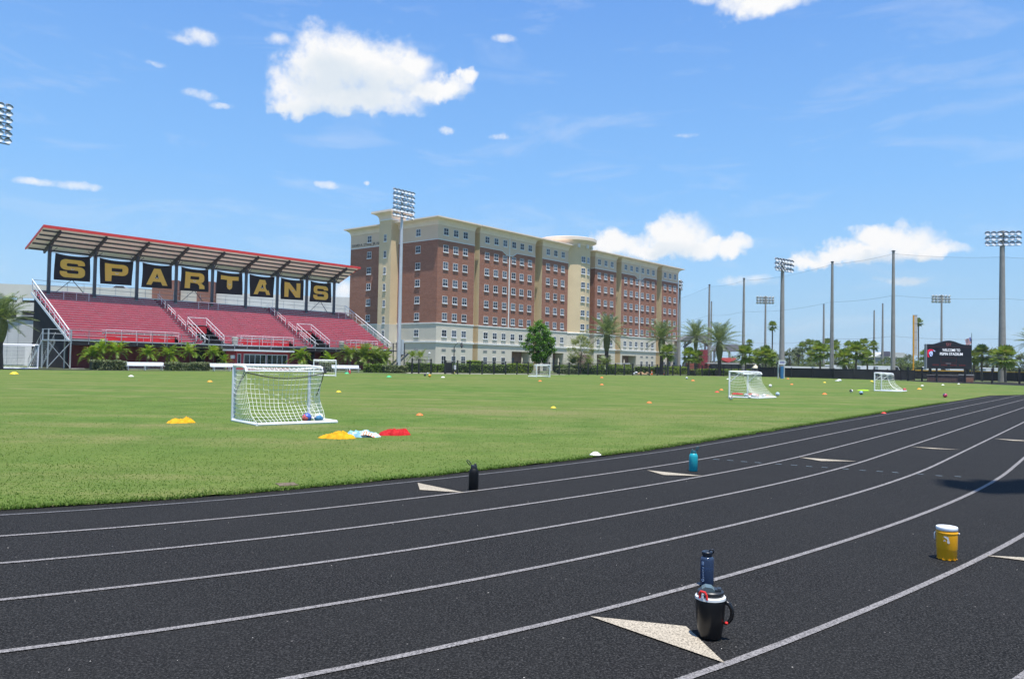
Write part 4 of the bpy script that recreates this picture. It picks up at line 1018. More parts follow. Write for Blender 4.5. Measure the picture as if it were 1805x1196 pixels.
# ------------------------------------------------------------------ plants
L_DATE = leafmat('date_palm_leaflets', (.085, .13, .05), (.27, .33, .16), .25, .4)
L_FAN = leafmat('fan_palm_leaves', (.075, .15, .020), (.26, .34, .07), .38, .4, (.25, .22, .09))
L_ARECA = leafmat('areca_leaflets', (.09, .20, .015), (.28, .40, .05), .45, .4, (.34, .22, .05))
L_TREE = leafmat('broad_leaves', (.04, .13, .012), (.17, .35, .035), .42, .45)
L_PALE = leafmat('pale_feathery_leaves', (.15, .20, .05), (.32, .35, .13), .4, .6)
L_HEDGE = leafmat('hedge_leaves', (.06, .13, .018), (.22, .31, .05), .3, .5)
L_HEDGEP = leafmat('variegated_hedge_leaves', (.09, .13, .05), (.24, .27, .13), .3, .5)
L_HEDGEB = leafmat('lime_hedge_leaves', (.13, .22, .015), (.33, .43, .04), .35, .5)
L_FAR = leafmat('distant_tree_leaves', (.09, .125, .07), (.20, .235, .125), .3, .7)
L_FARG = leafmat('distant_bright_leaves', (.07, .12, .03), (.18, .23, .075), .3, .7)
TRUNK = mat('palm_bark', (.16, .125, .095), .9, 0, .25, 5, bs=14, bst=.8); TRUNKD = mat('dark_palm_bark', (.070, .055, .045), .9, 0, .3, 5, bs=14, bst=.8)
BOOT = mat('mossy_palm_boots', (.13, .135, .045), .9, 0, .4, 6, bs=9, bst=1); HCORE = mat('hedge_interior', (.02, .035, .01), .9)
def U(a, b): return random.uniform(a, b)
def frond(out_, org, az, el, L, droop, nl, ll, lw, vee=.45, rachis=None):
    """a feather leaf: bent midrib, narrow leaflets in two ranks"""
    p = Vector(org); h = Vector((math.cos(az), math.sin(az), 0)); side = Vector((-h.y, h.x, 0)); ds = L / nl; e = el
    pts = [p.copy()]
    for k in range(nl):
        d = h * math.cos(e) + Vector((0, 0, 1)) * math.sin(e); up = -h * math.sin(e) + Vector((0, 0, 1)) * math.cos(e)
        p = p + d * ds; e -= droop / nl * (.4 + 1.2 * k / nl); pts.append(p.copy()); t = (k + 1) / nl
        if t < .12: continue
        l = ll * (math.sin(math.pi * (.12 + .80 * t)) ** .7) * U(.85, 1.1)
        for s_ in (-1, 1):
            q = d * .62 + side * s_ * .78 + up * (vee + U(-.2, .2)); q.normalize(); q.z -= .18 * t
            w = d * (lw * .62)
            out_.append((p - w, p + w, p + q * l * .6 + w * .55 + Vector((0, 0, .0)), p + q * l + Vector((0, 0, -.06 * l))))
    if rachis is not None: rachis.tube(pts, [.03 * (1 - .8 * i / nl) + .004 for i in range(nl + 1)], 4, caps=False)
def date_palm(label, p, h, R, n=46, group='date palms beyond the far fence', tr=.27, boot=True, cat='palm tree', leaf=None, el0=-38):
    T = thing('date_palm', label, cat, (p[0], p[1], 0), U(0, 6), group)
    b = MB(); b.tube([(0, 0, -.05), (.05, .02, h * .35), (.02, .04, h * .8), (0, 0, h)], [tr * 1.2, tr, tr * .95, tr], 12); b.build('trunk', TRUNKD, T, True)
    if boot:
        b = MB(); b.lathe([(tr * 1.0, h - R * .72), (tr * 1.6, h - R * .5), (tr * 1.95, h - R * .2), (tr * 1.5, h + .05), (tr * .5, h + .3)], 14); b.build('boot_collar', BOOT, T, True)
    fr = []; rc = MB()
    for i in range(n):
        f = i / n; el = rad(el0 + (84 - el0) * (f ** .75)) + U(-.12, .12); az = i * 2.39996 + U(-.2, .2)
        frond(fr, (.12 * math.cos(az), .12 * math.sin(az), h + .05), az, el, R * U(.88, 1.1), U(.45, .9) * (1.1 if el > .3 else .6), 20, R * .26, R * .026, rachis=rc)
    c = obj('crown', leaves_mesh('crown', np.array(fr, dtype=float), leaf or L_DATE), T)
    rc.build('midribs', leaf or L_DATE, c)
    return T
def fan_palm_mesh(R, n, seed):
    rs = random.getstate(); random.seed(seed); tri = []
    for i in range(n):
        f = i / n; el = rad(-62 + 140 * f ** .8) + U(-.15, .15); az = i * 2.39996 + U(-.3, .3); h = Vector((math.cos(az), math.sin(az), 0)); side = Vector((-h.y, h.x, 0))
        d = h * math.cos(el) + Vector((0, 0, 1)) * math.sin(el); up = -h * math.sin(el) + Vector((0, 0, 1)) * math.cos(el)
        pl = R * U(.42, .6); o = d * pl; pet = side * .02 * R
        tri.append((-pet, pet, o + pet, o - pet))
        m = 13; bl = R * U(.48, .62)
        for k in range(m):
            a = rad(-118 + 236 * k / (m - 1)); q = d * math.cos(a) + side * math.sin(a) + up * (.22 - .35 * math.cos(a) * 0)
            q.normalize(); w = (d * -math.sin(a) + side * math.cos(a)) * bl * .085; l = bl * (.72 + .28 * math.cos(a * .7)) * U(.9, 1.05)
            mid = o + q * l * .6; tip = o + q * l + Vector((0, 0, -.22 * l * U(.5, 1.3)))
            tri.append((o + w * .25, mid + w, tip, mid - w))
    random.setstate(rs); return np.array([[tuple(v) for v in q] for q in tri], dtype=float)
FANM = [leaves_mesh('crown', fan_palm_mesh(1.0, n, s), L_FAN) for n, s in ((30, 1), (34, 2), (27, 3))]
def fan_palm(label, p, h, R, group, k=0, tr=.14, name='fan_palm', sk=0):
    T = thing(name, label, 'palm tree', (p[0], p[1], 0), U(0, 6), group)
    b = MB(); b.tube([(0, 0, -.05), (U(-.1, .1), U(-.1, .1), h * .5), (0, 0, h)], [tr * 1.25, tr, tr], 9); b.build('trunk', TRUNK if tr > .12 else TRUNKD, T, True)
    c = obj('crown', FANM[k % 3], T, (0, 0, h), U(0, 6), R)
    b = MB(); b.lathe([(tr * 1.1, h - R * .5), (tr * 1.9, h - R * .25), (tr * 1.4, h), (tr * .4, h + .1)], 9); b.build('boot_collar', BOOT, T, True)
    return T
def broad_tree(label, p, h, crown, m, n, leaf, group=None, name='broadleaf_tree', tr=.14, clump=.42, base=None, ncl=60, cat='tree'):
    """crown = (z centre, rx, rz); leaves gathered into clumps of uneven density"""
    zc, rx, rz = crown; T = thing(name, label, cat, (p[0], p[1], 0), U(0, 6), group)
    b = MB(); b.tube([(0, 0, -.05), (.05, 0, (zc - rz) * .7), (0, .05, zc)], [tr * 1.3, tr, tr * .4], 9)
    cl = []
    for i in range(ncl):
        a = U(0, 6.283); z = U(-1, 1); r = math.sqrt(max(0, 1 - z * z)) * (.45 + .55 * math.sqrt(random.random()))
        wob = 1 + .22 * mnoise.noise(Vector((math.cos(a) * 1.3, math.sin(a) * 1.3, z * 1.5 + p[0])))
        taper = 1.0 if z < 0 else (1 - .35 * z)
        cl.append(Vector((math.cos(a) * r * rx * wob * taper, math.sin(a) * r * rx * wob * taper, zc + z * rz * wob)))
    for c in random.sample(cl, min(14, ncl)): b.tube([(0, 0, max(.3, zc - rz * 1.0 + U(0, rz * .6))), (c.x * .5, c.y * .5, (c.z + zc) / 2 - .1), c], [tr * .4, tr * .22, tr * .06], 5, caps=False)
    b.build('trunk', TRUNKD, T, True)
    C = np.array([tuple(c) for c in cl]); idx = RNG.integers(0, ncl, n); s = clump * rx * RNG.uniform(.5, 1.0, ncl)[idx]
    q = C[idx] + RNG.normal(size=(n, 3)) * s[:, None] * np.array([.5, .5, .38])
    nv = RNG.normal(size=(n, 3)); nv[:, 2] = np.abs(nv[:, 2]) + .5; nv /= np.linalg.norm(nv, axis=1)[:, None]
    t1 = np.cross(nv, RNG.normal(size=(n, 3))); t1 /= np.linalg.norm(t1, axis=1)[:, None]; t2 = np.cross(nv, t1)
    w = leaf * RNG.uniform(.6, 1.2, n)[:, None]
    V = np.stack([q - t1 * w, q - t2 * w * .55, q + t1 * w, q + t2 * w * .55], 1)
    obj('crown', leaves_mesh('crown', V, m), T); return T
def hedge(label, a, c, w, h, m, n=1500, leaf=.10, cat='hedge', group='clipped hedges by the hall and stand'):
    a, c = Vector((a[0], a[1], 0)), Vector((c[0], c[1], 0)); d = c - a; L = d.length
    T = thing('hedge', label, cat, a, math.atan2(d.y, d.x), group)
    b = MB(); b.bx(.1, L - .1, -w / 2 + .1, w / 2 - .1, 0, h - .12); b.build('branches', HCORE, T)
    x = RNG.random(n) * L; f = RNG.random(n); y = np.where(f < .5, -w / 2, np.where(f < .62, w / 2, RNG.uniform(-w / 2, w / 2, n))); z = np.where(f < .62, RNG.uniform(0, h, n), h)
    nx = np.array([mnoise.noise(Vector((a.x + q * .9, r * 2, 1.7))) for q, r in zip(x, z)])
    z = z * (1 + .18 * nx) + RNG.normal(size=n) * .04; y = y * (1 + .25 * nx) + RNG.normal(size=n) * .05
    q = np.c_[x, y, z]; nv = RNG.normal(size=(n, 3)); nv[:, 2] += .6; nv /= np.linalg.norm(nv, axis=1)[:, None]
    t1 = np.cross(nv, RNG.normal(size=(n, 3))); t1 /= np.linalg.norm(t1, axis=1)[:, None]; t2 = np.cross(nv, t1); ww = leaf * RNG.uniform(.6, 1.3, n)[:, None]
    obj('foliage', leaves_mesh('foliage', np.stack([q - t1 * ww, q - t2 * ww * .6, q + t1 * ww, q + t2 * ww * .6], 1), m), T); return T
def clump(label, p, h, n, R, stems=5, group='small palms in front of the stand', m=None, name='areca_palm', ll=.3, spread=.35):
    T = thing(name, label, 'plant', (p[0], p[1], 0), U(0, 6), group); b = MB(); fr = []
    for s_ in range(stems):
        a = U(0, 6.28); r = U(0, spread); x, y = r * math.cos(a), r * math.sin(a); hh = h * U(.35, .62) if stems > 1 else h * .58
        b.tube([(x * .5, y * .5, -.03), (x, y, hh)], [.07, .045], 6)
        for i in range(n // stems):
            f = i / max(1, n // stems - 1); frond(fr, (x, y, hh), i * 2.4 + U(0, 1), rad(-5 + 80 * f) + U(-.15, .15), R * U(.8, 1.15), U(1.0, 1.7), 11, R * ll, R * .065, .25)
    b.build('stems', TRUNK, T, True); obj('fronds', leaves_mesh('fronds', np.array(fr, dtype=float), m or L_ARECA), T); return T
def GY(u, Y): q = AT(u, 640, Y); return (q.x, q.y)
def HT(u, v, Y): return AT(u, v, Y).z

# date palms
for (u, Y, vc, R, lab) in ((1069, 138, 590, 3.7, 'big date palm before the pale arched entrance of the hall'), (1166, 140, 597, 3.5, 'big date palm at the right end of the brick hall'),
                           (1268, 140, 604, 3.9, 'fullest date palm, right of the hall beside a net pole'), (1226, 172, 594, 3.6, 'smaller date palm just left of the fullest one')):
    date_palm(lab, GY(u, Y), HT(u, vc, Y), R * 1.12, 38, tr=.33 if Y < 150 else .28)
date_palm('date palm at the left edge, half cut off by the photo frame', GY(-2, 76), HT(0, 562, 76), 3.1, 46, tr=.34)
date_palm('date palm at the right edge right of the thick floodlight pole', GY(1822, 130), HT(1815, 603, 130), 3.0, 42)
# fan palms in a row before the dark fence
for k, (u, Y, vc, R, lab) in enumerate(((1177, 132, 622, 1.7, 'fan palm in front of the date palm at the hall end'), (1214.5, 136, 627, 1.75, 'fan palm left of the small date palm trunk'), (1229, 142, 630, 1.6, 'fan palm just behind the smaller date palm'),
        (1314, 138, 626, 2.1, 'fan palm right of the fullest date palm'), (1350, 139, 627, 2.1, 'fan palm just left of the blue padded post'), (1335, 155, 629, 1.8, 'fan palm half hidden between two nearer fan palms'), (1360, 158, 632, 1.7, 'fan palm peeping behind the blue padded post'),
        (1446, 135, 621, 2.0, 'fan palm left of the concrete pole among palms'), (1466, 149, 620, 2.0, 'fan palm growing around the concrete pole foot'), (1488, 136, 632, 1.9, 'fan palm second right of the concrete pole'), (1509.5, 137, 621, 2.2, 'darkest, fullest fan palm of the fence row'), (1528, 150, 630, 1.8, 'fan palm at the right end of the fence row'),
        (1717, 138, 630, 1.7, 'fan palm at the right edge of the scoreboard'), (1731, 134, 625, 2.0, 'fan palm second right of the scoreboard'), (1752, 142, 629, 1.7, 'fan palm just left of the thick floodlight pole'), (1772.5, 126, 631, 2.4, 'fan palm in front of the thick floodlight pole'))):
    fan_palm(lab, GY(u, Y), HT(u, vc, Y), R, 'fan palms along the far fence', k, .16)
for k, (u, Y, vc, R, lab) in enumerate(((1361, 240, 575, 1.9, 'tall slim palm standing alone against the sky'), (1618.5, 240, 569, 1.8, 'tall slim palm between foul pole and scoreboard'), (1414, 235, 613, 2.1, 'distant palm left of the fence row tops'), (1427.5, 225, 609, 2.2, 'distant palm over the left of the fence row'),
        (1440, 230, 610, 2.0, 'distant palm just left of the thin far pole'), (1495, 235, 611, 2.1, 'distant palm above the middle of the fence row'), (1522.5, 230, 607, 2.1, 'distant palm above the right of the fence row'), (1539.5, 235, 610, 2.0, 'distant palm crossing the thinnest far pole'),
        (1405, 240, 628, 2.2, 'distant palm low behind the black street lamp'), (1430, 215, 629, 2.3, 'distant palm low behind the first of the fence row'), (1321, 235, 605, 1.5, 'distant palm at the right end of the low grandstand roof'), (1629, 215, 627, 2.0, 'distant palm left of the scoreboard'), (1458, 240, 607, 2.2, 'distant palm between the thin and thick poles'), (1473, 245, 608, 2.0, 'distant palm just right of the thick pole'))):
    fan_palm(lab, GY(u, Y), HT(u, vc, Y), R, 'distant palms against the sky', k, .2 if vc < 600 else .16)
# trees by the hall
p = GY(950, 131); broad_tree('dense round green tree before the hall entrance', p, 9, (HT(950, 603, 131), 2.5, 3.3), L_TREE, 15000, .15, tr=.13, ncl=120, clump=.28)
p = GY(1024, 128); broad_tree('pale feathery young tree right of the dense green tree', p, 6, (HT(1024, 618, 128), 2.3, 2.5), L_PALE, 6000, .095, name='feathery_tree', tr=.07, ncl=70, clump=.28)
for k, (u, v0, Y, R, lab) in enumerate(((1011, 655, 129, 1.3, 'spiky cycad at the foot of the pale feathery tree'), (1064, 653, 133, 1.4, 'spiky cycad at the trunk of the big date palm'), (1037, 655, 131, 1.1, 'small cycad between feathery tree and date palm'))):
    clump(lab, GY(u, Y), 2.6, 26, R * 1.5, 1, 'cycads before the hall', L_DATE, 'cycad')
clump('small palm left of its twin by the hall corner', GY(725, 112), 3.6, 18, 1.5, 1, 'twin small palms by the hall corner', L_FAN, 'small_palm'); clump('small palm right of its twin by the hall corner', GY(741, 114), 3.5, 20, 1.5, 1, 'twin small palms by the hall corner', L_FAN, 'small_palm')
# palms against the red wall
for (u, Y, h, n, R, st_, lab) in ((162, 89, 3.1, 32, 1.35, 6, 'leafy palm clump left of the hedge by the red wall'), (177, 90, 3.4, 18, 1.5, 2, 'taller palm arching beside the leftmost clump'), (207, 91, 3.0, 16, 1.6, 1, 'single stemmed palm above the left hedge'),
        (259, 94, 2.9, 28, 1.25, 5, 'leafy palm clump above the left bench'), (300, 96, 3.3, 32, 1.45, 5, 'tallest palm clump between the two left benches'), (339, 98, 3.1, 16, 1.45, 1, 'single palm right of the tallest clump'), (376, 100, 3.0, 16, 1.45, 1, 'leaning single palm left of the announcer booth'), (396, 100, 1.9, 14, 1.0, 3, 'low palm tuft at the booth corner'),
        (527, 106, 3.1, 30, 1.5, 5, 'leafy palm clump right of the announcer booth'), (583, 108, 2.9, 18, 1.5, 2, 'small palm above the right bench'), (616, 108, 3.4, 28, 1.7, 4, 'tall palm left of the large palm group'), (641, 109, 3.5, 34, 2.0, 4, 'widest palm in the group by the right end of the stand'), (662, 110, 3.3, 34, 1.9, 5, 'bushy palm near the right stair of the stand'), (678, 112, 2.9, 26, 1.6, 4, 'rightmost palm of the group under the stand corner')):
    clump(lab, GY(u, Y), h * 1.12, int(n * 1.5), R * 1.15, st_, m=L_ARECA if u < 600 else L_FAN)
HG = 'clipped hedges by the hall and stand'
for (u0, u1, v0, v1, w, h, m, lab) in ((159, 220, 651.2, 651.6, 1.4, .95, L_HEDGEP, 'variegated hedge left of the left white bench'), (293, 366, 652.3, 652.6, 1.3, .85, L_HEDGEP, 'variegated hedge between the two left benches'),
        (566, 592, 654.4, 655, 1.2, 1.15, L_HEDGEP, 'pale shrub behind the small goal near the booth'), (640, 677, 655.6, 656.2, 1.2, 1.05, L_HEDGE, 'dark hedge under the palms at the stand end'), (675, 716, 656.4, 656.8, 1.2, .9, L_HEDGEP, 'pale hedge just right of the dark hedge'), (714, 768, 655.2, 656, 1.5, 1.25, L_HEDGE, 'hedge behind the short fence at the hall corner'),
        (766, 800, 655.6, 655.8, 1.6, 1.15, L_HEDGE, 'hedge behind the black gate leaf'), (800, 895, 655.8, 656.8, 1.6, 1.25, L_HEDGE, 'long hedge under the first ground floor windows'), (826, 846, 655.4, 655.6, 1.8, 1.75, L_HEDGEB, 'bright lime shrub below the tan bay'), (894, 936, 656.4, 656.8, 1.6, 1.45, L_HEDGEB, 'lime topped hedge behind the person'),
        (980, 1022, 656.6, 657, 1.8, 1.3, L_HEDGE, 'flat topped hedge right of the green tree'), (983, 1016, 658.4, 658.8, 1.0, .8, L_HEDGEP, 'low pale hedge in front of the flat topped one'), (1016, 1113, 658.4, 659.2, 1.6, 1.15, L_HEDGE, 'long dark clipped hedge under the cycads'), (1050, 1108, 655.5, 655.8, 1.6, 1.5, L_HEDGEB, 'bright bush row around the date palm trunk'),
        (1120, 1156, 658.0, 658.6, 1.6, 1.3, L_HEDGE, 'hedge left of the orange cones'), (1158, 1192, 658.8, 659.2, 1.6, 1.4, L_HEDGEB, 'lime hedge right of the orange cones'), (1186, 1212, 658.8, 659.2, 1.6, 1.35, L_HEDGEB, 'short bright hedge past the hall end'), (1218, 1300, 661.0, 661.6, 1.4, .95, L_HEDGE, 'front clipped hedge under the date palms'), (1232, 1318, 657.6, 658.2, 1.8, 1.0, L_HEDGEB, 'bright hedge behind the front clipped hedge')):
    a, c = G(u0, v0), G(u1, v1); hedge(lab, a, c, w, h, m, int(700 + 110 * (c - a).length))
# tree line in the distance: each tree its own, copied from three kinds
kinds = []
for j, (m, rx, rz, n) in enumerate(((L_FAR, 3.4, 3.0, 1500), (L_FARG, 3.6, 2.4, 1500), (L_FAR, 2.6, 3.8, 1400))):
    kinds.append((m, rx, rz, n))
labs = ['grey green tree in the far line, %s', 'bright bushy tree in the far line, %s', 'tall narrow dark tree in the far line, %s']
spots = [(1222, 250, 0, 1.0, 'left of the grandstand roof'), (1246, 240, 2, .8, 'under the left grandstand roof'), (1290, 265, 0, .9, 'behind the red awning'), (1330, 215, 2, .75, 'right of the low roof'), (1345, 230, 0, 1.15, 'at the far floodlight pole foot'), (1370, 205, 0, 1.1, 'left of the slanted floodlight'), (1392, 200, 2, 1.0, 'right of the slanted floodlight'),
         (1402, 235, 0, 1.3, 'behind the black street lamp'), (1420, 190, 1, .8, 'right of the street lamp'), (1437, 225, 0, 1.2, 'left of the first fence row palm'), (1455, 200, 1, .8, 'by the first fence row palm'), (1475, 230, 0, 1.2, 'right of the thick pole'), (1497, 200, 1, .85, 'between fence row palms'), (1520, 225, 2, .9, 'behind the darkest fan palm'),
         (1545, 205, 1, .8, 'at the thinnest pole foot'), (1563, 200, 1, .95, 'left of the tallest net pole'), (1588, 195, 1, 1.0, 'right of the tallest net pole'), (1604, 210, 0, 1.05, 'behind the foul pole'), (1622, 200, 1, 1.0, 'left of the scoreboard'), (1640, 215, 0, .9, 'behind the scoreboard left edge'), (1718, 200, 0, 1.1, 'right of the scoreboard'), (1740, 190, 2, .9, 'left of the thick floodlight'), (1757, 205, 0, 1.2, 'behind the thick floodlight'), (1783, 185, 0, 1.15, 'right of the thick floodlight'), (1808, 180, 2, 1.1, 'at the right photo edge'), (28, 118, 1, .45, 'beside the left palm and shed')]
protos = {}
for (u, Y, j, s_, where) in spots:
    m, rx, rz, n = kinds[j]; lab = labs[j] % where
    if j not in protos:
        o = broad_tree(lab, GY(u, Y), 6, (rz + 1.2, rx, rz), m, n, .26, 'trees in the far line', 'distant_tree', .2, .36, ncl=42); protos[j] = o
    else:
        o = copy_tree(protos[j]); q = GY(u, Y); o.location = (q[0], q[1], 0); o['label'] = lab; o.rotation_euler.z = U(0, 6)
    o.scale = (s_ * .85, s_ * .85, s_ * U(.62, .88))
def shrub_belt():
    n = 16000; V = []
    us = RNG.uniform(1205, 1900, n)
    Y = RNG.uniform(255, 300, n); X = (us - 902) / FPX * Y; hh = 3.0 + 1.5 * np.array([mnoise.noise(Vector((x * .06, y * .03, 0))) for x, y in zip(X, Y)]); z = hh * np.sqrt(RNG.random(n))
    q = np.c_[X, Y, z]; nv = RNG.normal(size=(n, 3)); nv /= np.linalg.norm(nv, axis=1)[:, None]; t1 = np.cross(nv, RNG.normal(size=(n, 3))); t1 /= np.linalg.norm(t1, axis=1)[:, None]; t2 = np.cross(nv, t1); w = .55
    tag(obj('undergrowth', leaves_mesh('undergrowth', np.stack([q - t1 * w, q - t2 * w * .6, q + t1 * w, q + t2 * w * .6], 1), L_FAR)), kind='stuff')
shrub_belt()

# ------------------------------------------------------------------ baseball grandstand beyond the palms, far buildings
def ballpark():
    T = thing('baseball_stand', 'grey roofed baseball grandstand with a dark red tower and red awning', 'grandstand', (0, 0, 0))
    GR = mat('grey_metal_roof', (.22, .22, .23), .5, .2, .1, .3); DR = mat('maroon_wall', (.22, .03, .04), .8, 0, .1, .4)
    for (u0, u1, v0, v1, Y, post) in ((1199, 1251, 588.5, 600, 205, (1210, 1246)), (1255, 1320, 606, 617.5, 215, (1289, 1314, 1262))):
        a, c = AT(u0, v0, Y), AT(u1, v0 + .6, Y); zb = AT(u0, v1, Y).z; b = MB()
        b.poly([(a.x, zb), (a.x + 1.4, zb + (a.z - zb) * .55), (a.x + 3, a.z), (c.x, a.z - .1), (c.x, zb), (a.x + 4, zb - .1)], lambda x, z, d: (x, Y + d, z), 9); b.build('roof', GR, T)
        for pu in post:
            q = AT(pu, 640, Y); b = MB(); b.tube([(q.x, Y + 2, 0), (q.x, Y + 2, zb)], .3, 8); b.build('column', GALV, T)
    q0, q1 = AT(1205, 603, 206), AT(1252, 606, 206)
    b = MB(); b.tube([Vector((q0.x + (q1.x - q0.x) * k / 10, 206, AT(1205, 612, 206).z + 2.0 * math.sin(math.pi * k / 10))) for k in range(11)], .35, 6); b.build('roof_truss', GR, T)
    a, c = AT(1234, 616, 200), AT(1247.5, 616, 200); b = MB(); b.bx(a.x, c.x, 200, 206, 0, a.z); b.build('tower', DR, T)
    a, c = AT(1216, 626, 203), AT(1258, 640, 203); b = MB(); b.bx(a.x, c.x, 203.2, 212, 0, a.z * .55); b.build('wall', mat('brick_red_wall', (.30, .10, .075), .85), T)
    a, c = AT(1267, 630, 203), AT(1299, 630.5, 203); zb = AT(1280, 638.5, 203).z
    b = MB(); b.poly([(a.x, a.z), (c.x, a.z), (c.x - 1, zb + .5), ((a.x + c.x) / 2, zb), (a.x + 1, zb + .5)], lambda x, z, d: (x, 202.5 + d, z), 2.5); b.build('awning', mat('red_awning', (.62, .08, .07), .7), T)
    a, c = AT(1258, 640, 203), AT(1330, 640, 203); b = MB(); b.bx(a.x, c.x, 204, 214, 0, zb); b.build('seating_wall', mat('beige_pink_wall', (.42, .30, .26), .85, 0, .2, .4), T)
    b = MB(); b.bx(a.x - 2, c.x, 198, 199, 0, 2.3); b.build('dugout_front', mat('dark_dugout', (.08, .07, .08), .8, 0, .3, .6), T)
    b = MB(); b.bx(a.x - 3, c.x, 197.5, 201, 2.31, 2.6); b.build('dugout_roof', mat('pale_dugout_roof', (.5, .48, .46), .7), T)
ballpark()
a, c = AT(1383, 648.6, 152), AT(1464, 649.6, 152)
T = thing('dugout', 'low dugout with a pale flat roof just above the black windscreen fence', 'shelter', (a.x, 152, 0))
b = MB(); b.bx(0, c.x - a.x, 0, 3, 0, 1.6); b.build('wall', mat('dark_dugout', (.08, .07, .08), .8), T)
b = MB(); b.bx(-.2, c.x - a.x + .2, -.4, 3.4, 1.62, 1.95); b.build('roof', WHITEP, T)
a, c = AT(1541, 628, 320), AT(1600, 630, 320)
T = thing('far_hall', 'long pale roofed building far behind the tallest net pole', 'building', (a.x, 320, 0))
L = c.x - a.x; h = AT(1560, 629.5, 320).z
b = MB(); b.bx(0, L, 0, 20, 0, h); b.build('wall', mat('grey_far_wall', (.33, .33, .33), .8), T)
b = MB(); b.poly([(-.5, h), (L + 1, h), (L - 1.5, h + 2.0), (4.5, h + 2.2)], lambda x, z, d: (x, -.5 + d, z), 21); b.build('roof', mat('pale_far_roof', (.62, .61, .57), .6), T)
b = MB(); b.bx(2.5, 5.8, -1.5, -.6, h + .4, h + 2.4); b.build('roof_box', mat('slate_box', (.12, .11, .15), .6), T)
def van(label, u, Y, c, rz, h=2.3):
    q = GY(u, Y); T = thing('parked_van', label, 'van', (q[0], q[1], 0), rz, 'vans parked beyond the outfield fence')
    b = MB(); b.poly([(-2.6, .35), (2.6, .35), (2.65, 1.15), (2.0, 1.35), (1.5, h - .05), (1.2, h), (-2.5, h), (-2.6, h - .1)], lambda x, z, d: (x, -.95 + d, z), 1.9); b.build('body', c, T)
    b = MB(); b.poly([(1.85, 1.38), (1.45, h - .15), (.5, h - .15), (.5, 1.38)], lambda x, z, d: (x, -.97 + d, z), 1.94); b.build('window', mat('dark_car_glass', (.02, .02, .025), .1), T)
    for x in (-1.7, 1.7):
        for y in (-.93, .73):
            b = MB(); b.lathe([(.36, 0), (.36, .2)], 14); w = b.build('wheel', BLACKP, T, loc=(x, y + .2, .36)); w.rotation_euler.x = rad(90)
VW = mat('white_van_paint', (.78, .79, .80), .3, 0, .03)
for (u, Y, rz, lab) in ((1477, 172, .2, 'white van seen right of the concrete pole among palms'), (1532, 178, .1, 'white van seen at the foot of the thinnest far pole'), (1567, 170, -.1, 'white van just left of the tallest net pole'), (1650, 172, 0, 'white van under the left half of the scoreboard'), (1690, 174, .05, 'white van under the right half of the scoreboard'), (1752, 168, .1, 'white van left of the thick floodlight pole')):
    van(lab, u, Y, VW, rz, 2.45)
q = GY(1331, 137.5); T = thing('shade_tent', 'small cream shade tent at the end of the black windscreen fence', 'tent', (q[0], q[1], 0))
b = MB(); b.add([(-.55, -.5, 1.55), (.55, -.5, 1.55), (.55, .5, 1.55), (-.55, .5, 1.55), (.1, 0, 2.1), (-.55, -.5, 1.42), (.55, -.5, 1.42), (.55, .5, 1.42), (-.55, .5, 1.42)], [(0, 1, 4), (1, 2, 4), (2, 3, 4), (3, 0, 4), (5, 6, 1, 0), (6, 7, 2, 1), (7, 8, 3, 2), (8, 5, 0, 3)]); b.build('canopy', mat('cream_canvas', (.70, .62, .45), .8), T)
b = MB()
for x, y in ((-.5, -.45), (.5, -.45), (.5, .45), (-.5, .45)): b.bx(x - .02, x + .02, y - .02, y + .02, 0, 1.43)
b.build('leg', GALV, T)
# street lamps
def lamp_post(label, u, Y, vt, arm):
    q = GY(u, Y); h = HT(u, vt, Y); T = thing('street_lamp', label, 'street lamp', (q[0], q[1], 0), 0, 'black lamp posts round the field')
    b = MB(); b.lathe([(.16, 0), (.13, .5), (.07, .7), (.06, h - .3)], 10); b.build('post', BLACKP, T, True)
    if arm:
        b = MB(); b.tube([(0, 0, h - .35)] + [(.1 + .5 * k, 0, h - .2 + .5 * math.sin(k * 1.57)) for k in (.2, .6, 1, 1.4, 1.8)], .035, 6); b.build('arm', BLACKP, T)
        b = MB(); b.lathe([(.05, h + .35), (.10, h + .15), (.24, h - .10), (.24, h - .14)], 12, c=(1.0, 0, -.05)); b.tube([(1.0, 0, h - .2), (1.0, 0, h - .45)], .1, 8); b.build('lamp_head', BLACKP, T)
    else:
        b = MB(); b.bx(-.35, .25, -.25, .25, h - .35, h + .15); b.build('lamp_head', BLACKP, T)
lamp_post('black lamp post with a curved arm beside the gate leaf', 800, 104, 607, True); lamp_post('black lamp post with a box head behind the windscreen fence', 1407.5, 160, 626, False)
q = GY(753, 116); h = HT(753, 622, 116); T = thing('bent_pole', 'thin white bent pole light at the hall corner', 'light', (q[0], q[1], 0))
b = MB(); b.tube([(0, 0, 0), (.25, 0, h - .1), (.3, 0, h)], .04, 6); b.build('pole', WHITEP, T)
b = MB(); b.lathe([(.02, h + .12), (.22, h + .02), (.2, h - .06)], 10, c=(.3, 0, 0)); b.build('lamp_head', WHITEP, T)
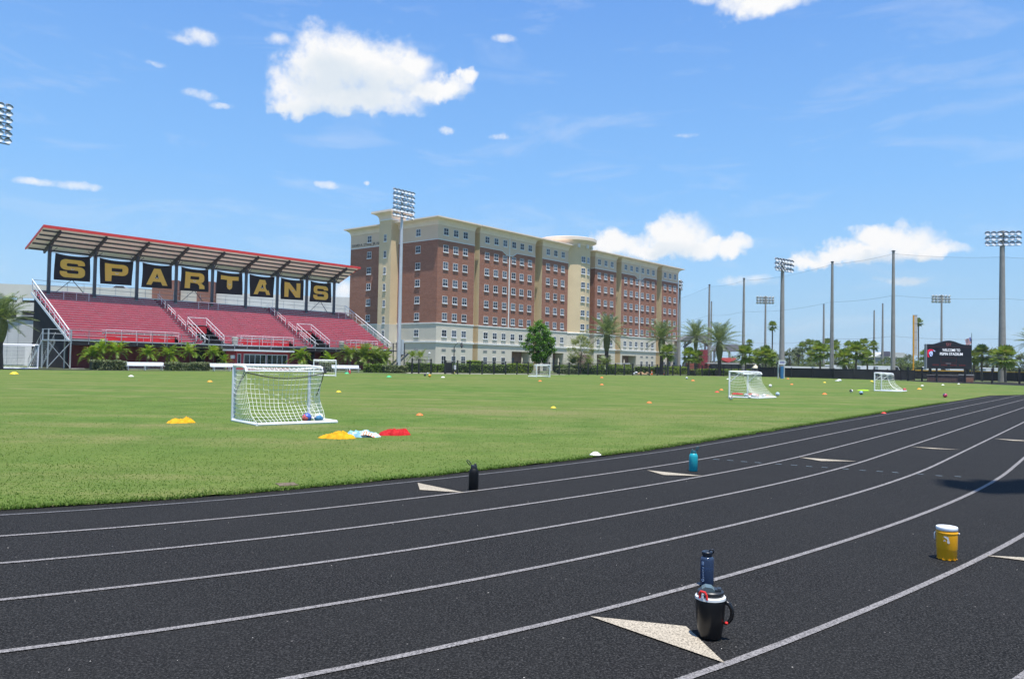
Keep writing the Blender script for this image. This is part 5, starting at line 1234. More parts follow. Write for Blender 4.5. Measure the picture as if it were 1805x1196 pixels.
# closed parasols, golf cart, person, traffic cones, signs by the hall
for (u, Y, lab) in ((920, 140, 'closed cream parasol behind the person at the glass doors'), (984.3, 141, 'closed cream parasol right of the dense green tree'), (1100, 146, 'closed cream parasol above the golf cart')):
    q = GY(u, Y); T = thing('closed_parasol', lab, 'parasol', (q[0], q[1], 0), 0, 'closed parasols on the hall terrace')
    b = MB(); b.tube([(0, 0, 0), (0, 0, 2.5)], .03, 6); b.build('pole', TRUNK, T)
    b = MB(); b.lathe([(.24, 1.0), (.21, 1.2), (.12, 1.9), (.14, 2.0), (.07, 2.45), (.02, 2.62)], 9); b.build('canopy', mat('cream_canvas', (.70, .62, .45), .8), T)
q = GY(1098, 141); T = thing('golf_cart', 'white roofed golf cart parked behind the clipped hedge', 'golf cart', (q[0], q[1], 0), .1)
b = MB(); b.poly([(-1.2, 1.78), (1.15, 1.78), (1.25, 1.84), (1.1, 1.9), (-1.1, 1.9), (-1.25, 1.84)], lambda x, z, d: (x, -.6 + d, z), 1.2); b.build('roof', WHITEP, T)
b = MB(); b.poly([(-1.2, .3), (1.2, .3), (1.25, .6), (.8, .95), (.55, .5), (-.1, .5), (-.2, .75), (-1.2, .75)], lambda x, z, d: (x, -.55 + d, z), 1.1); b.build('body', mat('cart_cream', (.55, .52, .45), .4), T)
b = MB(); b.bx(-.75, -.2, -.5, .5, .76, .9); b.bx(-.85, -.72, -.5, .5, .9, 1.3); b.build('seat', mat('cart_seat', (.5, .45, .35), .6), T)
b = MB()
for x, y in ((-1.05, -.5), (-1.05, .5), (.95, -.5), (.95, .5)): b.bar((x, y, .7), (x * .95, y, 1.78), .04, .04)
b.build('roof_post', BLACKP, T)
for x in (-.8, .85):
    for y in (-.55, .4):
        b = MB(); b.lathe([(.22, 0), (.22, .15)], 12); w = b.build('wheel', BLACKP, T, loc=(x, y + .15, .22)); w.rotation_euler.x = rad(90)
def person(p, rz):
    T = thing('person', 'person in pale blue shirt and dark shorts standing behind the long fence', 'person', (p[0], p[1], 0), rz)
    J = {'pel': (0, 0, .93, .13), 'wst': (0, .01, 1.10, .115), 'chs': (0, .02, 1.32, .135), 'nck': (0, .01, 1.50, .05), 'hd0': (0, -.01, 1.58, .075), 'hd1': (0, -.02, 1.66, .085), 'hd2': (0, -.01, 1.72, .05), 'nose': (0, -.10, 1.63, .012),
         'shl': (-.18, .02, 1.43, .06), 'ell': (-.25, .06, 1.16, .042), 'wrl': (-.24, -.04, .93, .03), 'hnl': (-.24, -.06, .85, .03), 'shr': (.18, .02, 1.43, .06), 'elr': (.26, .06, 1.16, .042), 'wrr': (.25, -.03, .93, .03), 'hnr': (.25, -.05, .85, .03),
         'hpl': (-.10, 0, .86, .095), 'knl': (-.11, -.02, .48, .058), 'anl': (-.11, .02, .09, .038), 'tol': (-.12, -.13, .035, .035), 'hpr': (.10, 0, .86, .095), 'knr': (.11, -.02, .48, .058), 'anr': (.12, .03, .09, .038), 'tor': (.14, -.12, .035, .035)}
    for s_, x in (('l', -1), ('r', 1)):
        for k in range(4): J['f%d%s' % (k, s_)] = (x * (.235 + .0), -.085 + .018 * k, .775 + .006 * abs(k - 1.5), .009)
        J['th' + s_] = (x * .21, -.10, .82, .011)
    ks = list(J); E = [('pel', 'wst'), ('wst', 'chs'), ('chs', 'nck'), ('nck', 'hd0'), ('hd0', 'hd1'), ('hd1', 'hd2'), ('hd1', 'nose')]
    for s_ in 'lr': E += [('chs', 'sh' + s_), ('sh' + s_, 'el' + s_), ('el' + s_, 'wr' + s_), ('wr' + s_, 'hn' + s_), ('pel', 'hp' + s_), ('hp' + s_, 'kn' + s_), ('kn' + s_, 'an' + s_), ('an' + s_, 'to' + s_), ('hn' + s_, 'th' + s_)] + [('hn' + s_, 'f%d%s' % (k, s_)) for k in range(4)]
    me = bpy.data.meshes.new('body'); me.from_pydata([J[k][:3] for k in ks], [(ks.index(a), ks.index(b_)) for a, b_ in E], [])
    me.materials.append(mat('skin', (.45, .27, .19), .6, 0, .05)); o = obj('body', me, T)
    m = o.modifiers.new('skin', 'SKIN'); m.use_smooth_shade = True
    for i, k in enumerate(ks): me.skin_vertices[0].data[i].radius = (J[k][3],) * 2
    me.skin_vertices[0].data[0].use_root = True
    sd = o.modifiers.new('sub', 'SUBSURF'); sd.levels = 1; sd.render_levels = 1
    b = MB(); b.tube([(0, .0, .88), (0, .01, 1.1), (0, .02, 1.32), (0, .02, 1.44), (0, .01, 1.5)], [.165, .155, .19, .15, .07], 14)
    for x in (-1, 1): b.tube([(x * .15, .02, 1.42), (x * .22, .04, 1.30), (x * .245, .055, 1.2)], [.085, .075, .068], 10)
    b.build('shirt', mat('pale_blue_shirt', (.55, .60, .68), .8), T, 'all')
    b = MB()
    for x in (-1, 1): b.tube([(x * .085, 0, .96), (x * .10, 0, .8), (x * .115, -.01, .52)], [.125, .118, .10], 12)
    b.build('shorts', mat('dark_shorts', (.02, .022, .03), .8), T, 'all')
    b = MB(); b.lathe([(.086, 1.62), (.095, 1.68), (.085, 1.745), (.04, 1.775)], 12, c=(0, .012, 0)); b.build('hair', mat('dark_hair', (.04, .025, .018), .7), T, 'all')
    b = MB()
    for x in (-1, 1): b.bx(x * .125 - .045, x * .125 + .045, -.17, .08, 0, .075)
    b.build('shoe', WHITEP, T)
person(GY(920.5, 131), .4)
CONEM = {}
def traffic_cone(lab, u, v, Y=None):
    q = G(u, v); T = thing('traffic_cone', lab, 'traffic cone', (q.x, q.y, 0), 0, 'tall traffic cones by the hall hedges')
    OR = mat('cone_orange', (.80, .17, .02), .5, 0, .05)
    b = MB(); b.bx(-.2, .2, -.2, .2, 0, .04); b.build('base', OR, T)
    b = MB(); b.lathe([(.16, .04), (.10, .36)], 14); b.lathe([(.076, .5), (.03, .78)], 14); b.build('body', OR, T, True)
    b = MB(); b.lathe([(.10, .36), (.076, .5)], 14); b.build('reflective_band', WHITEP, T, True)
traffic_cone('tall orange traffic cone between the two far hedges', 1148.8, 660.4); traffic_cone('tall orange traffic cone right of its twin by the lime hedge', 1171, 660.6)
for (u, v, lab, sc_) in ((1130, 660.3, 'tan heap of mulch bags left of the orange traffic cones', 1), (1141, 660.6, 'flat orange tan heap nearest the left traffic cone', .8), (1121, 660.0, 'grey heap of pipe ends at the left of the tan bags', .9)):
    q = G(u, v); T = thing('bag_heap', lab, 'heap', (q.x, q.y, 0), U(0, 3), 'heaps by the hall hedges'); m = mat('tan_sack', (.55, .36, .2), .8, 0, .2) if 'grey' not in lab else GALV
    for k in range(3):
        b = MB(); b.lathe([(.12, 0), (.34, .05), (.38, .16), (.3, .27), (.1, .32)], 12); o = b.build('sack', m, T, 'all', loc=(-.35 + .35 * k, U(-.1, .1), .22 * (k == 1))); o.scale = (sc_, .7 * sc_, sc_); o.rotation_euler.z = U(0, 3)
q = G(801, 656.6); T = thing('notice_sign', 'small white notice sign low on the fence by the lamp post', 'sign', (q.x, q.y, 0))
b = MB(); b.bx(-.22, .22, -.02, .02, .45, 1.1); b.build('board', WHITEP, T)
b = MB(); b.bx(-.02, .02, .021, .05, 0, 1.0); b.build('stake', BLACKP, T)
q = G(1204.5, 657.9); T = thing('lime_bag', 'lime green bag on the ground by the short bright hedge', 'bag', (q.x, q.y, 0))
b = MB(); b.lathe([(.2, 0), (.34, .06), (.36, .25), (.22, .42), (.08, .46)], 12); b.build('bag', mat('neon_lime', (.42, .75, .04), .6), T, 'all')
b = MB(); b.tube([(-.1, 0, .42), (-.06, 0, .58), (.06, 0, .58), (.1, 0, .42)], .02, 5); b.build('handle', BLACKP, T)

# ------------------------------------------------------------------ team benches
def bench(label, u, v, L, group='white team benches'):
    q = G(u, v); T = thing('team_bench', label, 'bench', (q.x, q.y, 0), RZ, group)
    b = MB(); b.bx(-L / 2, L / 2, -.05, .23, .42, .47); b.build('seat', WHITEP, T)
    b = MB(); b.poly([(.30, .52), (.34, .50), (.44, .86), (.40, .88)], lambda y, z, d: (-L / 2 + d, y, z), L); b.build('backrest', WHITEP, T)
    b = MB(); b.bx(-L / 2 + .15, L / 2 - .1, -.02, .2, .16, .19); b.build('lower_shelf', ALU, T)
    for k in range(3):
        x = (-L / 2 + .35) + (L - .7) * k / 2; b = MB(); b.bx(x - .03, x + .03, -.08, -.02, 0, .42); b.bx(x - .03, x + .03, .22, .28, 0, .5); b.bar((x, .25, .42), (x, .42, .8), .05, .05); b.bx(x - .04, x + .04, -.12, .45, 0, .03); b.build('leg', ALU, T)
bench('long white bench in front of the left hedge and palms', 256, 652.0, 4.5); bench('long white bench partly hidden behind the nearest goal', 405, 653.6, 4.6); bench('long white bench at the right end of the stand', 612, 655.6, 4.3)

# ------------------------------------------------------------------ goals
NETW = mat('white_net_cord', (.82, .83, .80), .8, 0, .03); CORD = mat('black_bungee', (.03, .03, .035), .6)
STEELP = mat('white_goal_tube', (.80, .81, .83), .35, 0, .03, 3); GREYP = mat('silver_goal_post', (.62, .66, .72), .35, .1, .05, 3)
def goal(label, A, ang, back, w, d, h, cell=.115, r=.042, netr=.0055, top=.5, diag=0, strap=False, frame2=None, slack=0):
    """front left post foot A; width along ang; back = +1/-1 the side the net stands on"""
    T = thing('soccer_goal', label, 'goal', (A[0], A[1], 0), ang, 'portable soccer goals'); D = d * back; tp = top * back
    for x in (0, w):
        b = MB(); b.tube([(x, 0, 0), (x, 0, h - .09), (x + (.02 if x == 0 else -.02), 0, h)], r, 10); b.build('post', frame2 or STEELP, T, True)
    b = MB(); b.tube([(-.02, 0, h), (w + .02, 0, h)], r * 1.05, 10); b.build('crossbar', STEELP, T, True)
    b = MB(); b.tube([(0, 0, r), (0, D, r)], r, 8); b.tube([(w, 0, r), (w, D, r)], r, 8); b.tube([(0, D, r), (w, D, r)], r, 8); b.build('base_frame', STEELP, T, True)
    b = MB()
    for x in (0, w): b.tube([(x, 0, h), (x, tp * .75, h - .01), (x, tp * .95, h - .05), (x, tp, h - .14)], r * .8, 8)
    b.tube([(0, tp, h - .12), (w, tp, h - .12)], r * .45, 6)
    if diag:
        for x in (0, w): b.tube([(x, tp * .8, h - .03), (x, 0, h * .58)], r * .5, 6)
    b.build('top_frame', STEELP, T, True)
    # net: roof and back as one sheet hanging slack, and two sides
    nb = MB(); nu = max(6, int(w / cell)); L1 = top; L2 = math.hypot(d - top, h); nv = max(8, int((L1 + L2) / cell))
    def back_pt(u, v):
        s_ = v * (L1 + L2); n1 = mnoise.noise(Vector((u * 3 + A[0], v * 4, 1))) * .05
        if s_ < L1: f = s_ / L1; y = f * tp; z = h - .02 - .10 * math.sin(math.pi * f) * math.sin(math.pi * u); return Vector((u * w, y, z - abs(n1) * .6))
        f = (s_ - L1) / L2; y = tp + (D * (1 - slack * u) - tp) * f; z = (h - .1) * (1 - f) + .05
        sag = math.sin(math.pi * f) * (.20 + .12 * math.sin(math.pi * u)) * d / 1.6
        return Vector((u * w + n1, y - back * sag * 1.15 + n1 * back, z - sag * .5))
    st_ = 2
    for i in range(nu + 1): nb.tube([back_pt(i / nu, k / (nv * st_)) for k in range(nv * st_ + 1)], netr, 3, caps=False)
    for k in range(nv + 1): nb.tube([back_pt(i / (nu * st_), k / nv) for i in range(nu * st_ + 1)], netr, 3, caps=False)
    ns = max(5, int(d / cell)); nz = max(6, int(h / cell))
    for side in (0, 1):
        def edge(z):                          # outer edge of the side at height z: follows the back sheet
            best = None
            for k in range(33):
                v = L1 / (L1 + L2) + (1 - L1 / (L1 + L2)) * k / 32; p = back_pt(side, v)
                if best is None or abs(p.z - z) < abs(best.z - z): best = p
            return best.y
        def sp(s_, z): return Vector((side * w + .10 * math.sin(math.pi * s_) * (1 if side else -1) * .6 * math.sin(z / h * math.pi), edge(z) * s_, z - .05 * math.sin(math.pi * s_)))
        for k in range(nz + 1):
            z = .05 + (h - .12) * k / nz; nb.tube([sp(i / 8, z) for i in range(9)], netr, 3, caps=False)
        for i in range(1, ns): nb.tube([sp(i / ns, .05 + (h - .12) * k / 12) for k in range(13)], netr, 3, caps=False)
    nb.build('net', NETW, T)
    if strap:
        b = MB(); b.tube([(0, tp, h - .15), (0, tp * .55, h * .72), (0, .0, h * .42)], .012, 5); b.tube([(.02, tp * .9, h - .05), (.02, tp * .4, h * .7), (.02, 0, h * .40)], .012, 5)
        b.tube([(w * i / 12, tp * 1.02, h - .16 - .14 * math.sin(math.pi * i / 12)) for i in range(13)], .014, 5)
        b.tube([(w, tp, h - .14), (w, tp * .9, h * .75), (w + .01, tp * .5, h * .45)], .012, 5); b.tube([(w, tp * 1.0, h - .02), (w + .02, tp * 1.08, h - .16)], .03, 6)
        b.build('bungee_cord', CORD, T)
        b = MB()
        for k in range(12):
            z = .12 + k * .1; b.bx(.03, .055, .02 * back - .015, .02 * back + .015, z, z + .045)
        b.build('net_clip', BLACKP, T)
    return T
gA = G(410, 742.6); goal('nearest small white goal with two balls inside its net', gA, rad(39.3), -1, 2.02, 1.62, 1.40, 0.118, .043, .0044, .84, 0, True, GREYP, .40)
gA = G(1285.5, 700.4); goal('small white goal holding red bibs and several balls', gA, rad(47.5), -1, 2.1, 1.58, 1.36, .14, .045, .0055, .80, 1)
gA = G(1541.5, 689.0); goal('small white goal at right in front of the tallest net pole', gA, rad(51.5), -1, 2.0, 1.75, 1.36, .2, .05, .0065, .85, 1)
gA = G(945.8, 664.3); goal('small white goal seen from the front, in line with the hall entrance', gA, rad(38), 1, 2.0, 1.5, 1.42, .2, .06, .006, .5, 1)
gA = G(552.6, 662.8); goal('small white goal beyond the nearest one, before the bench', gA, rad(12), 1, 2.0, 1.5, 1.5, .2, .055, .006, .5, 1)
gA = G(66, 649.9); goal('full size white goal cut off by the left photo edge', (gA.x - 7.32 * math.cos(rad(6)), gA.y - 7.32 * math.sin(rad(6))), rad(6), -1, 7.32, 2.4, 2.5, .42, .085, .007, .9, 0)

# ------------------------------------------------------------------ balls, cones, bibs
def ball_mat(a, b_, k):
    n_ = 'ball_' + k
    if n_ in MATS: return MATS[n_]
    m = bpy.data.materials.new(n_); t = nt(m); tc = N(t, 'ShaderNodeTexCoord').outputs['Object']
    v = N(t, 'ShaderNodeTexVoronoi'); v.inputs['Scale'].default_value = 9.5; t.links.new(tc, v.inputs['Vector']); sp = N(t, 'ShaderNodeSeparateColor'); t.links.new(v.outputs['Color'], sp.inputs[0])
    e = N(t, 'ShaderNodeTexVoronoi', feature='DISTANCE_TO_EDGE'); e.inputs['Scale'].default_value = 9.5; t.links.new(tc, e.inputs['Vector'])
    col = ramp(t, sp.outputs[0], [(0, a), (.55, a), (.56, b_)], 'CONSTANT'); col = mixc(t, ramp(t, e.outputs['Distance'], [(.02, .7), (.05, 0.0)]), col, (.03, .03, .035))
    out(t, pbsdf(t, col, .35, 0, .5).outputs[0]); MATS[n_] = m; return m
BALLME = {}
WH = (.80, .80, .80); K = (.025, .025, .03)
def ball(lab, u, v, a, b_, key, r=.112):
    q = G(u, v + r * FPX / max(4, G(u, v + 1).y) * .9)
    if key not in BALLME:
        m = MB(); n = 18; m.lathe([(max(.001, r * math.sin(math.pi * k / n)), -r * math.cos(math.pi * k / n)) for k in range(n + 1)], 24); BALLME[key] = m.mesh('ball', ball_mat(a, b_, key), True)
    o = obj('soccer_ball', BALLME[key], None, (q.x, q.y, .012 + r), U(0, 6)); o.rotation_euler.x = U(0, 3); tag(o, lab, 'ball', 'soccer balls left on the field')
BW = (.06, .12, .45)
for args in (('red and blue soccer ball inside the nearest goal', 540.6, 737.7, BW, (.72, .14, .14), 'redblue', .118), ('white and blue soccer ball inside the nearest goal', 561.7, 737.7, WH, (.10, .30, .55), 'whiteblue', .114),
             ('white soccer ball at the left post foot of the middle goal', 1288, 701.3, WH, (.30, .22, .18), 'whitebrown'), ('white and black soccer ball at the middle goal right post', 1315.4, 697.4, WH, K, 'whiteblack'), ('white soccer ball in the middle of the middle goal net', 1327.8, 698.3, WH, (.5, .5, .5), 'whitegrey'), ('white soccer ball with reddish marks in the middle goal', 1335.2, 698.6, WH, (.5, .3, .25), 'whiterust'), ('white soccer ball at the far right corner of the middle goal', 1346, 698.0, WH, K, 'whiteblack'), ('small low white ball lying lowest inside the middle goal', 1321.2, 700.3, WH, (.6, .6, .6), 'whitepale', .07),
             ('light blue soccer ball just right of the middle goal', 1370.6, 695.1, (.45, .60, .78), (.62, .72, .84), 'lightblue'), ('white soccer ball farther back right of the middle goal', 1357.8, 680.3, WH, WH, 'white', .13), ('white and black soccer ball left of the lime bib', 1500.4, 689.4, WH, K, 'whiteblack'), ('dark navy soccer ball in front of the lime bib', 1518, 692.8, (.02, .04, .08), (.30, .45, .6), 'navy', .12), ('red soccer ball just right of the rightmost small goal', 1594.5, 687.2, (.58, .06, .05), (.62, .10, .09), 'red', .125), ('red and dark blue soccer ball nearest the right end of the track', 1665.9, 697.4, (.55, .05, .12), (.04, .05, .16), 'redblack', .125),
             ('blue and white soccer ball far off below the hall end', 1210.4, 666.4, (.12, .25, .48), WH, 'bluewhite', .13), ('black soccer ball of the far trio before the gate', 749, 660.8, K, (.15, .15, .15), 'black', .14), ('white soccer ball of the far trio before the gate', 753.8, 658.3, WH, (.4, .4, .4), 'whitegrey', .13), ('orange yellow soccer ball of the far trio before the gate', 757.3, 662.3, (.80, .42, .02), (.70, .30, .02), 'amber', .15), ('yellow green soccer ball just left of the rightmost small goal', 1539.3, 674.0, (.55, .62, .06), K, 'yellowgreen', .12), ('small yellow ball at the foot of the notice sign', 801, 657.2, (.80, .75, .15), (.7, .6, .1), 'paleyellow', .10)):
    ball(*args)
CONEC = {'yellow': (.85, .60, .03), 'orange': (.85, .20, .035), 'white': (.80, .80, .74), 'green': (.05, .55, .22), 'red': (.72, .05, .03), 'amber': (.85, .38, .03)}
CONE = {}
def disc_cone(lab, u, v, c, r=.10):
    q = G(u, v)
    if c not in CONE:
        b = MB(); n = 20; b.lathe([(.100, 0), (.103, .006), (.098, .012), (.040, .055), (.028, .058), (.026, .05)], n); CONE[c] = b.mesh('disc_cone', mat('cone_plastic_' + c, CONEC[c], .45, 0, .04), True)
    o = obj('disc_cone', CONE[c], None, (q.x, q.y, .014), U(0, 6), r / .1); tag(o, lab, 'cone', 'flat disc cones on the field')
for (u, v, c, lab, r) in ((1049.5, 803, 'white', 'cream disc cone nearest the track edge', .10), (739.7, 732.5, 'orange', 'orange disc cone right of the nearest goal', .105), (975.5, 719.3, 'yellow', 'yellow disc cone in the middle of the field', .10), (1144.5, 710.4, 'orange', 'orange disc cone left of the middle goal and nearer the track', .11), (1558, 729.0, 'red', 'red disc cone on the grass edge by the track', .09),
        (597, 691.2, 'yellow', 'yellow disc cone just right of the nearest goal top', .13), (25, 659.4, 'yellow', 'yellow disc cone before the full size goal', .30), (231, 663.8, 'white', 'white disc cone below the left white bench', .2), (370, 673.2, 'amber', 'amber disc cone left of the nearest goal', .17), (780.8, 665.4, 'white', 'white disc cone right of the far ball trio', .2), (685.6, 664.6, 'green', 'green disc cone alone below the stand corner', .24), (611.4, 658.6, 'green', 'green disc cone beside the red bottle at the bench', .27),
        (951.9, 672.0, 'orange', 'orange disc cone below the front facing goal', .17), (1060.8, 665.9, 'orange', 'farther orange disc cone of the pair under the date palm', .2), (1060.8, 678.4, 'orange', 'nearer orange disc cone of the pair under the date palm', .15), (1271.5, 687.6, 'orange', 'orange disc cone left of the middle goal', .14), (1264, 691.6, 'red', 'red disc cone left of the middle goal', .14), (1221.4, 671.2, 'orange', 'orange disc cone beside the blue and white ball', .2), (1283, 668.4, 'white', 'tiny white disc cone at the middle goal left post top', .18), (1337, 667.8, 'white', 'tiny white disc cone above the middle goal net', .18), (1353.4, 699.6, 'orange', 'orange cone stack at the right corner of the middle goal', .17),
        (1389, 667.8, 'orange', 'orange disc cone farthest, beside the blue post', .2), (1395.6, 677.8, 'orange', 'orange disc cone nearer the camera than the one at the blue post', .16), (1453.5, 674.4, 'yellow', 'yellow disc cone before the fan palm row', .17), (1453.5, 695.2, 'orange', 'orange disc cone left of the lime bib', .15), (1536.6, 672.2, 'yellow', 'yellow disc cone behind the rightmost small goal', .2), (1620.6, 686.2, 'amber', 'amber disc cone right of the red ball', .19), (1625.7, 680, 'white', 'white disc cone leftmost of three below the scoreboard', .16), (1662, 678.6, 'white', 'white disc cone middle of three below the scoreboard', .16), (1689.8, 676.8, 'white', 'white disc cone rightmost of three below the scoreboard', .16)):
    disc_cone(lab, u, v, c, r)
q = G(616.3, 658.6); T = thing('water_bottle', 'red and white bottle standing by the right team bench', 'bottle', (q.x, q.y, 0))
b = MB(); b.lathe([(.10, 0), (.11, .05), (.11, .36), (.07, .42)], 14); b.build('body', mat('red_bottle', (.65, .06, .07), .4), T, True)
b = MB(); b.lathe([(.07, .42), (.07, .50), (.03, .54)], 12); b.build('cap', WHITEP, T, True)
q = G(1478, 671.6); T = thing('white_bag', 'white bag lying beside a round white bundle on the far grass', 'bag', (q.x, q.y, 0), .3)
b = MB(); b.lathe([(.15, 0), (.28, .05), (.26, .2), (.12, .27)], 12); b.build('bag', WHITEP, T, 'all', loc=(.2, .1, 0)); b = MB(); b.lathe([(.2, 0), (.3, .03), (.24, .1), (.1, .13)], 12); b.build('flap', WHITEP, T, 'all', loc=(-.3, -.1, 0))
def cloth_pile(name, label, p, L, Wd, h, m, rz=0, seed=0, cat='bibs', extra=None, group='piles of bibs on the grass'):
    """a heap of thrown-down cloths: overlapping crumpled sheets"""
    T = thing(name, label, cat, (p[0], p[1], .008), rz, group); rs = random.Random(seed); k = max(4, int(L / .16))
    b = MB()
    for i in range(k):
        cx = (-.5 + (i + .5) / k) * L * .8; cy = rs.uniform(-.25, .25) * Wd; rx = rs.uniform(.20, .32) * (L / .9) ** .5; ry = rs.uniform(.16, .24) * (Wd / .45) ** .5; hh = h * rs.uniform(.65, 1.0) * (1 - .55 * (abs(cx) / (L * .5)) ** 2); sd = rs.random() * 50; a0 = rs.random() * 6
        def f(u, v, cx=cx, cy=cy, rx=rx, ry=ry, hh=hh, sd=sd, a0=a0):
            a = u * 2 * math.pi; edge = 1 + .28 * mnoise.noise(Vector((math.cos(a) * 2 + sd, math.sin(a) * 2, 0))); r = v * edge
            x, y = math.cos(a) * r * rx, math.sin(a) * r * ry
            fold = mnoise.noise(Vector((x * 13 + sd, y * 13, .5))) * .35 + abs(mnoise.noise(Vector((x * 15 * math.cos(a0) + y * 15 * math.sin(a0), sd, y * 4)))) * .55
            crs = mnoise.noise(Vector((x * 34, y * 34, sd))) * .16
            z = hh * max(0, (1 - v ** 3.2)) * (.50 + .60 * fold + crs * 1.3) + .014 * (1 - v) + .012 * max(0, fold) + .004
            return (cx + x, cy + y, z)
        b.grid(f, 48, 16)
    b.build('cloth', m, T, 'all')
    if extra:
        b = MB(); sd = 3.3
        b.grid(lambda u, v: (.12 + (u - .5) * .36, -Wd * .34 + (v - .5) * .22, h * .55 * math.sin(math.pi * u) * math.sin(math.pi * min(1, v * .8 + .2)) * (.8 + .5 * mnoise.noise(Vector((u * 4, v * 4, 1)))) + .012), 16, 10); b.build('striped_cloth', extra, T, 'all')
    return T
def clothmat(n_, c, c2=None):
    m = bpy.data.materials.new(n_); t = nt(m); tc = N(t, 'ShaderNodeTexCoord').outputs['Object']
    col = ramp(t, noise_(t, tc, 7, 4), [(.35, tuple(x * .72 for x in c)), (.6, c)])
    if c2: col = mixc(t, ramp(t, noise_(t, tc, 5, 2), [(.50, 0.0), (.54, 1.0)]), col, c2)
    out(t, pbsdf(t, col, .75, 0, .25, bump(t, noise_(t, tc, 38, 3), .4, .01)).outputs[0]); return m
YB = clothmat('yellow_bib_cloth', (.80, .38, .008)); RBC = clothmat('red_bib_cloth', (.50, .012, .016)); BB = clothmat('pale_blue_bib_cloth', (.25, .50, .64), (.52, .62, .68))
sm = bpy.data.materials.new('orange_striped_cloth'); t_ = nt(sm); wv = N(t_, 'ShaderNodeTexWave'); wv.inputs['Scale'].default_value = 6; wv.inputs['Distortion'].default_value = 1; t_.links.new(N(t_, 'ShaderNodeTexCoord').outputs['Object'], wv.inputs['Vector'])
out(t_, pbsdf(t_, ramp(t_, wv.outputs['Fac'], [(.45, (.78, .68, .62)), (.55, (.75, .22, .10))]), .8).outputs[0])
def pp(u, v): q = G(u, v); return (q.x, q.y)
cloth_pile('bib_pile', 'pile of yellow bibs left of the nearest goal', pp(322, 745.5), .45, .32, .19, YB, .1, 1)
cloth_pile('bib_pile', 'pile of yellow bibs leftmost of the three in a row', pp(597, 773.0), .56, .36, .19, YB, .15, 2)
cloth_pile('bib_pile', 'pile of pale blue bibs with an orange striped one', pp(640, 769.5), .52, .42, .21, BB, -.1, 3, extra=sm)
cloth_pile('bib_pile', 'pile of red bibs rightmost of the three in a row', pp(694, 767), .58, .38, .21, RBC, .05, 4)
cloth_pile('bib_pile', 'red bibs lying left inside the middle goal', pp(1300, 695.0), .50, .34, .14, RBC, .3, 5); cloth_pile('bib_pile', 'red bibs lying behind the balls in the middle goal', pp(1326, 695.6), .52, .32, .12, RBC, .2, 6)
cloth_pile('bib_pile', 'flat lime green bib near the dark navy ball', pp(1520.8, 688.3), .80, .40, .10, clothmat('lime_bib_cloth', (.40, .78, .02)), .1, 7)
# drain grate in the turf by the track
q0, q1 = G(495, 858.0), G(523, 856.2); d = q1 - q0
T = thing('drain_grate', 'rusty drain grate sunk in the grass beside the track', 'drain', (q0.x, q0.y, .012), math.atan2(d.y, d.x))
T.location.z = -.006
RU = mat('rusty_iron', (.16, .12, .08), .9, 0, .3, 20); L = d.length
b = MB(); b.bx(-.02, L + .02, -.02, .0, 0, .028); b.bx(-.02, L + .02, .18, .20, 0, .028)
b.build('frame', RU, T)
b = MB()
for k in range(9): x = L * k / 8; b.bx(x - .013, x + .013, .0, .18, .004, .026)
b.build('grate_bars', RU, T)
b = MB(); b.bx(0, L, 0, .18, .001, .003); b.build('pit_shade', DARK, T)  # flat near-black plate paints the shade below the bars

# ------------------------------------------------------------------ bottles and coolers on the track
def gloss(n_, c, rough=.35, spec=.5): return mat(n_, c, rough, 0, .04, 5, spec=spec)
JB = gloss('black_jug_plastic', (.008, .008, .009), .30); JW = gloss('white_jug_collar', (.74, .76, .74), .4); JL = gloss('charcoal_lid', (.022, .026, .032), .42); JR = gloss('red_latch', (.72, .03, .025), .35); JG = gloss('grey_green_spout', (.10, .14, .15), .3)
q = G(1251.5, 1120)
T = thing('insulated_jug', 'black insulated jug with white collar, red latch and side handle on the track', 'jug', (q.x, q.y, -.006), rad(-12))
b = MB(); b.lathe([(.056, 0), (.066, .006), (.074, .05), (.083, .13), (.088, .218), (.086, .229)], 40); b.build('body', JB, T, True)
b = MB(); b.lathe([(.0865, .227), (.090, .229), (.0895, .242), (.084, .247), (.074, .248)], 40)
b.build('collar', JW, T, True)
b = MB(); b.lathe([(.074, .246), (.077, .250), (.077, .272), (.070, .278), (.045, .276), (.02, .274)], 40); ld_ = b.build('lid', JL, T, True)
b = MB(); b.poly([(-.055, .272), (.020, .272), (.024, .284), (.006, .300), (-.030, .304), (-.052, .290)], lambda x, z, d: (x, -.045 + d, z), .075); b.build('spout', JG, ld_)
b = MB(); b.bx(.015, .060, -.030, .03, .2785, .287); b.bx(.040, .062, -.02, .025, .287, .291); b.build('flip_cap', JL, ld_)
b = MB(); P = [(-.062, .240), (-.066, .268), (-.058, .282), (-.034, .282), (-.026, .268), (-.022, .240)]
fr = lambda x, z: Vector((x, -math.sqrt(max(.0001, .0835 ** 2 - x * x)) - .004, z)); b.tube([fr(x, z) for x, z in P], .0065, 8); b.build('latch', JR, ld_, True)
b = MB(); b.tube([fr(-.047, .246), fr(-.047, .262), fr(-.044, .272)], .0085, 8); b.build('latch_button', JW, ld_, True)
b = MB(); hp = [(.080, -.012, .212), (.094, -.018, .216), (.109, -.02, .205), (.122, -.022, .180), (.125, -.022, .152), (.120, -.02, .126), (.106, -.018, .104), (.092, -.014, .092), (.080, -.01, .094)]
b.tube(hp, [.010, .0125, .0120, .0120, .0120, .0120, .0115, .010, .009], 10); hd = b.build('handle', JB, T, 'all')
b = MB(); b.lathe([(.001, 0), (.009, .004), (.010, .010), (.006, .016)], 12); b.build('handle_button', JR, hd, True, loc=(.092, -.028, .09))
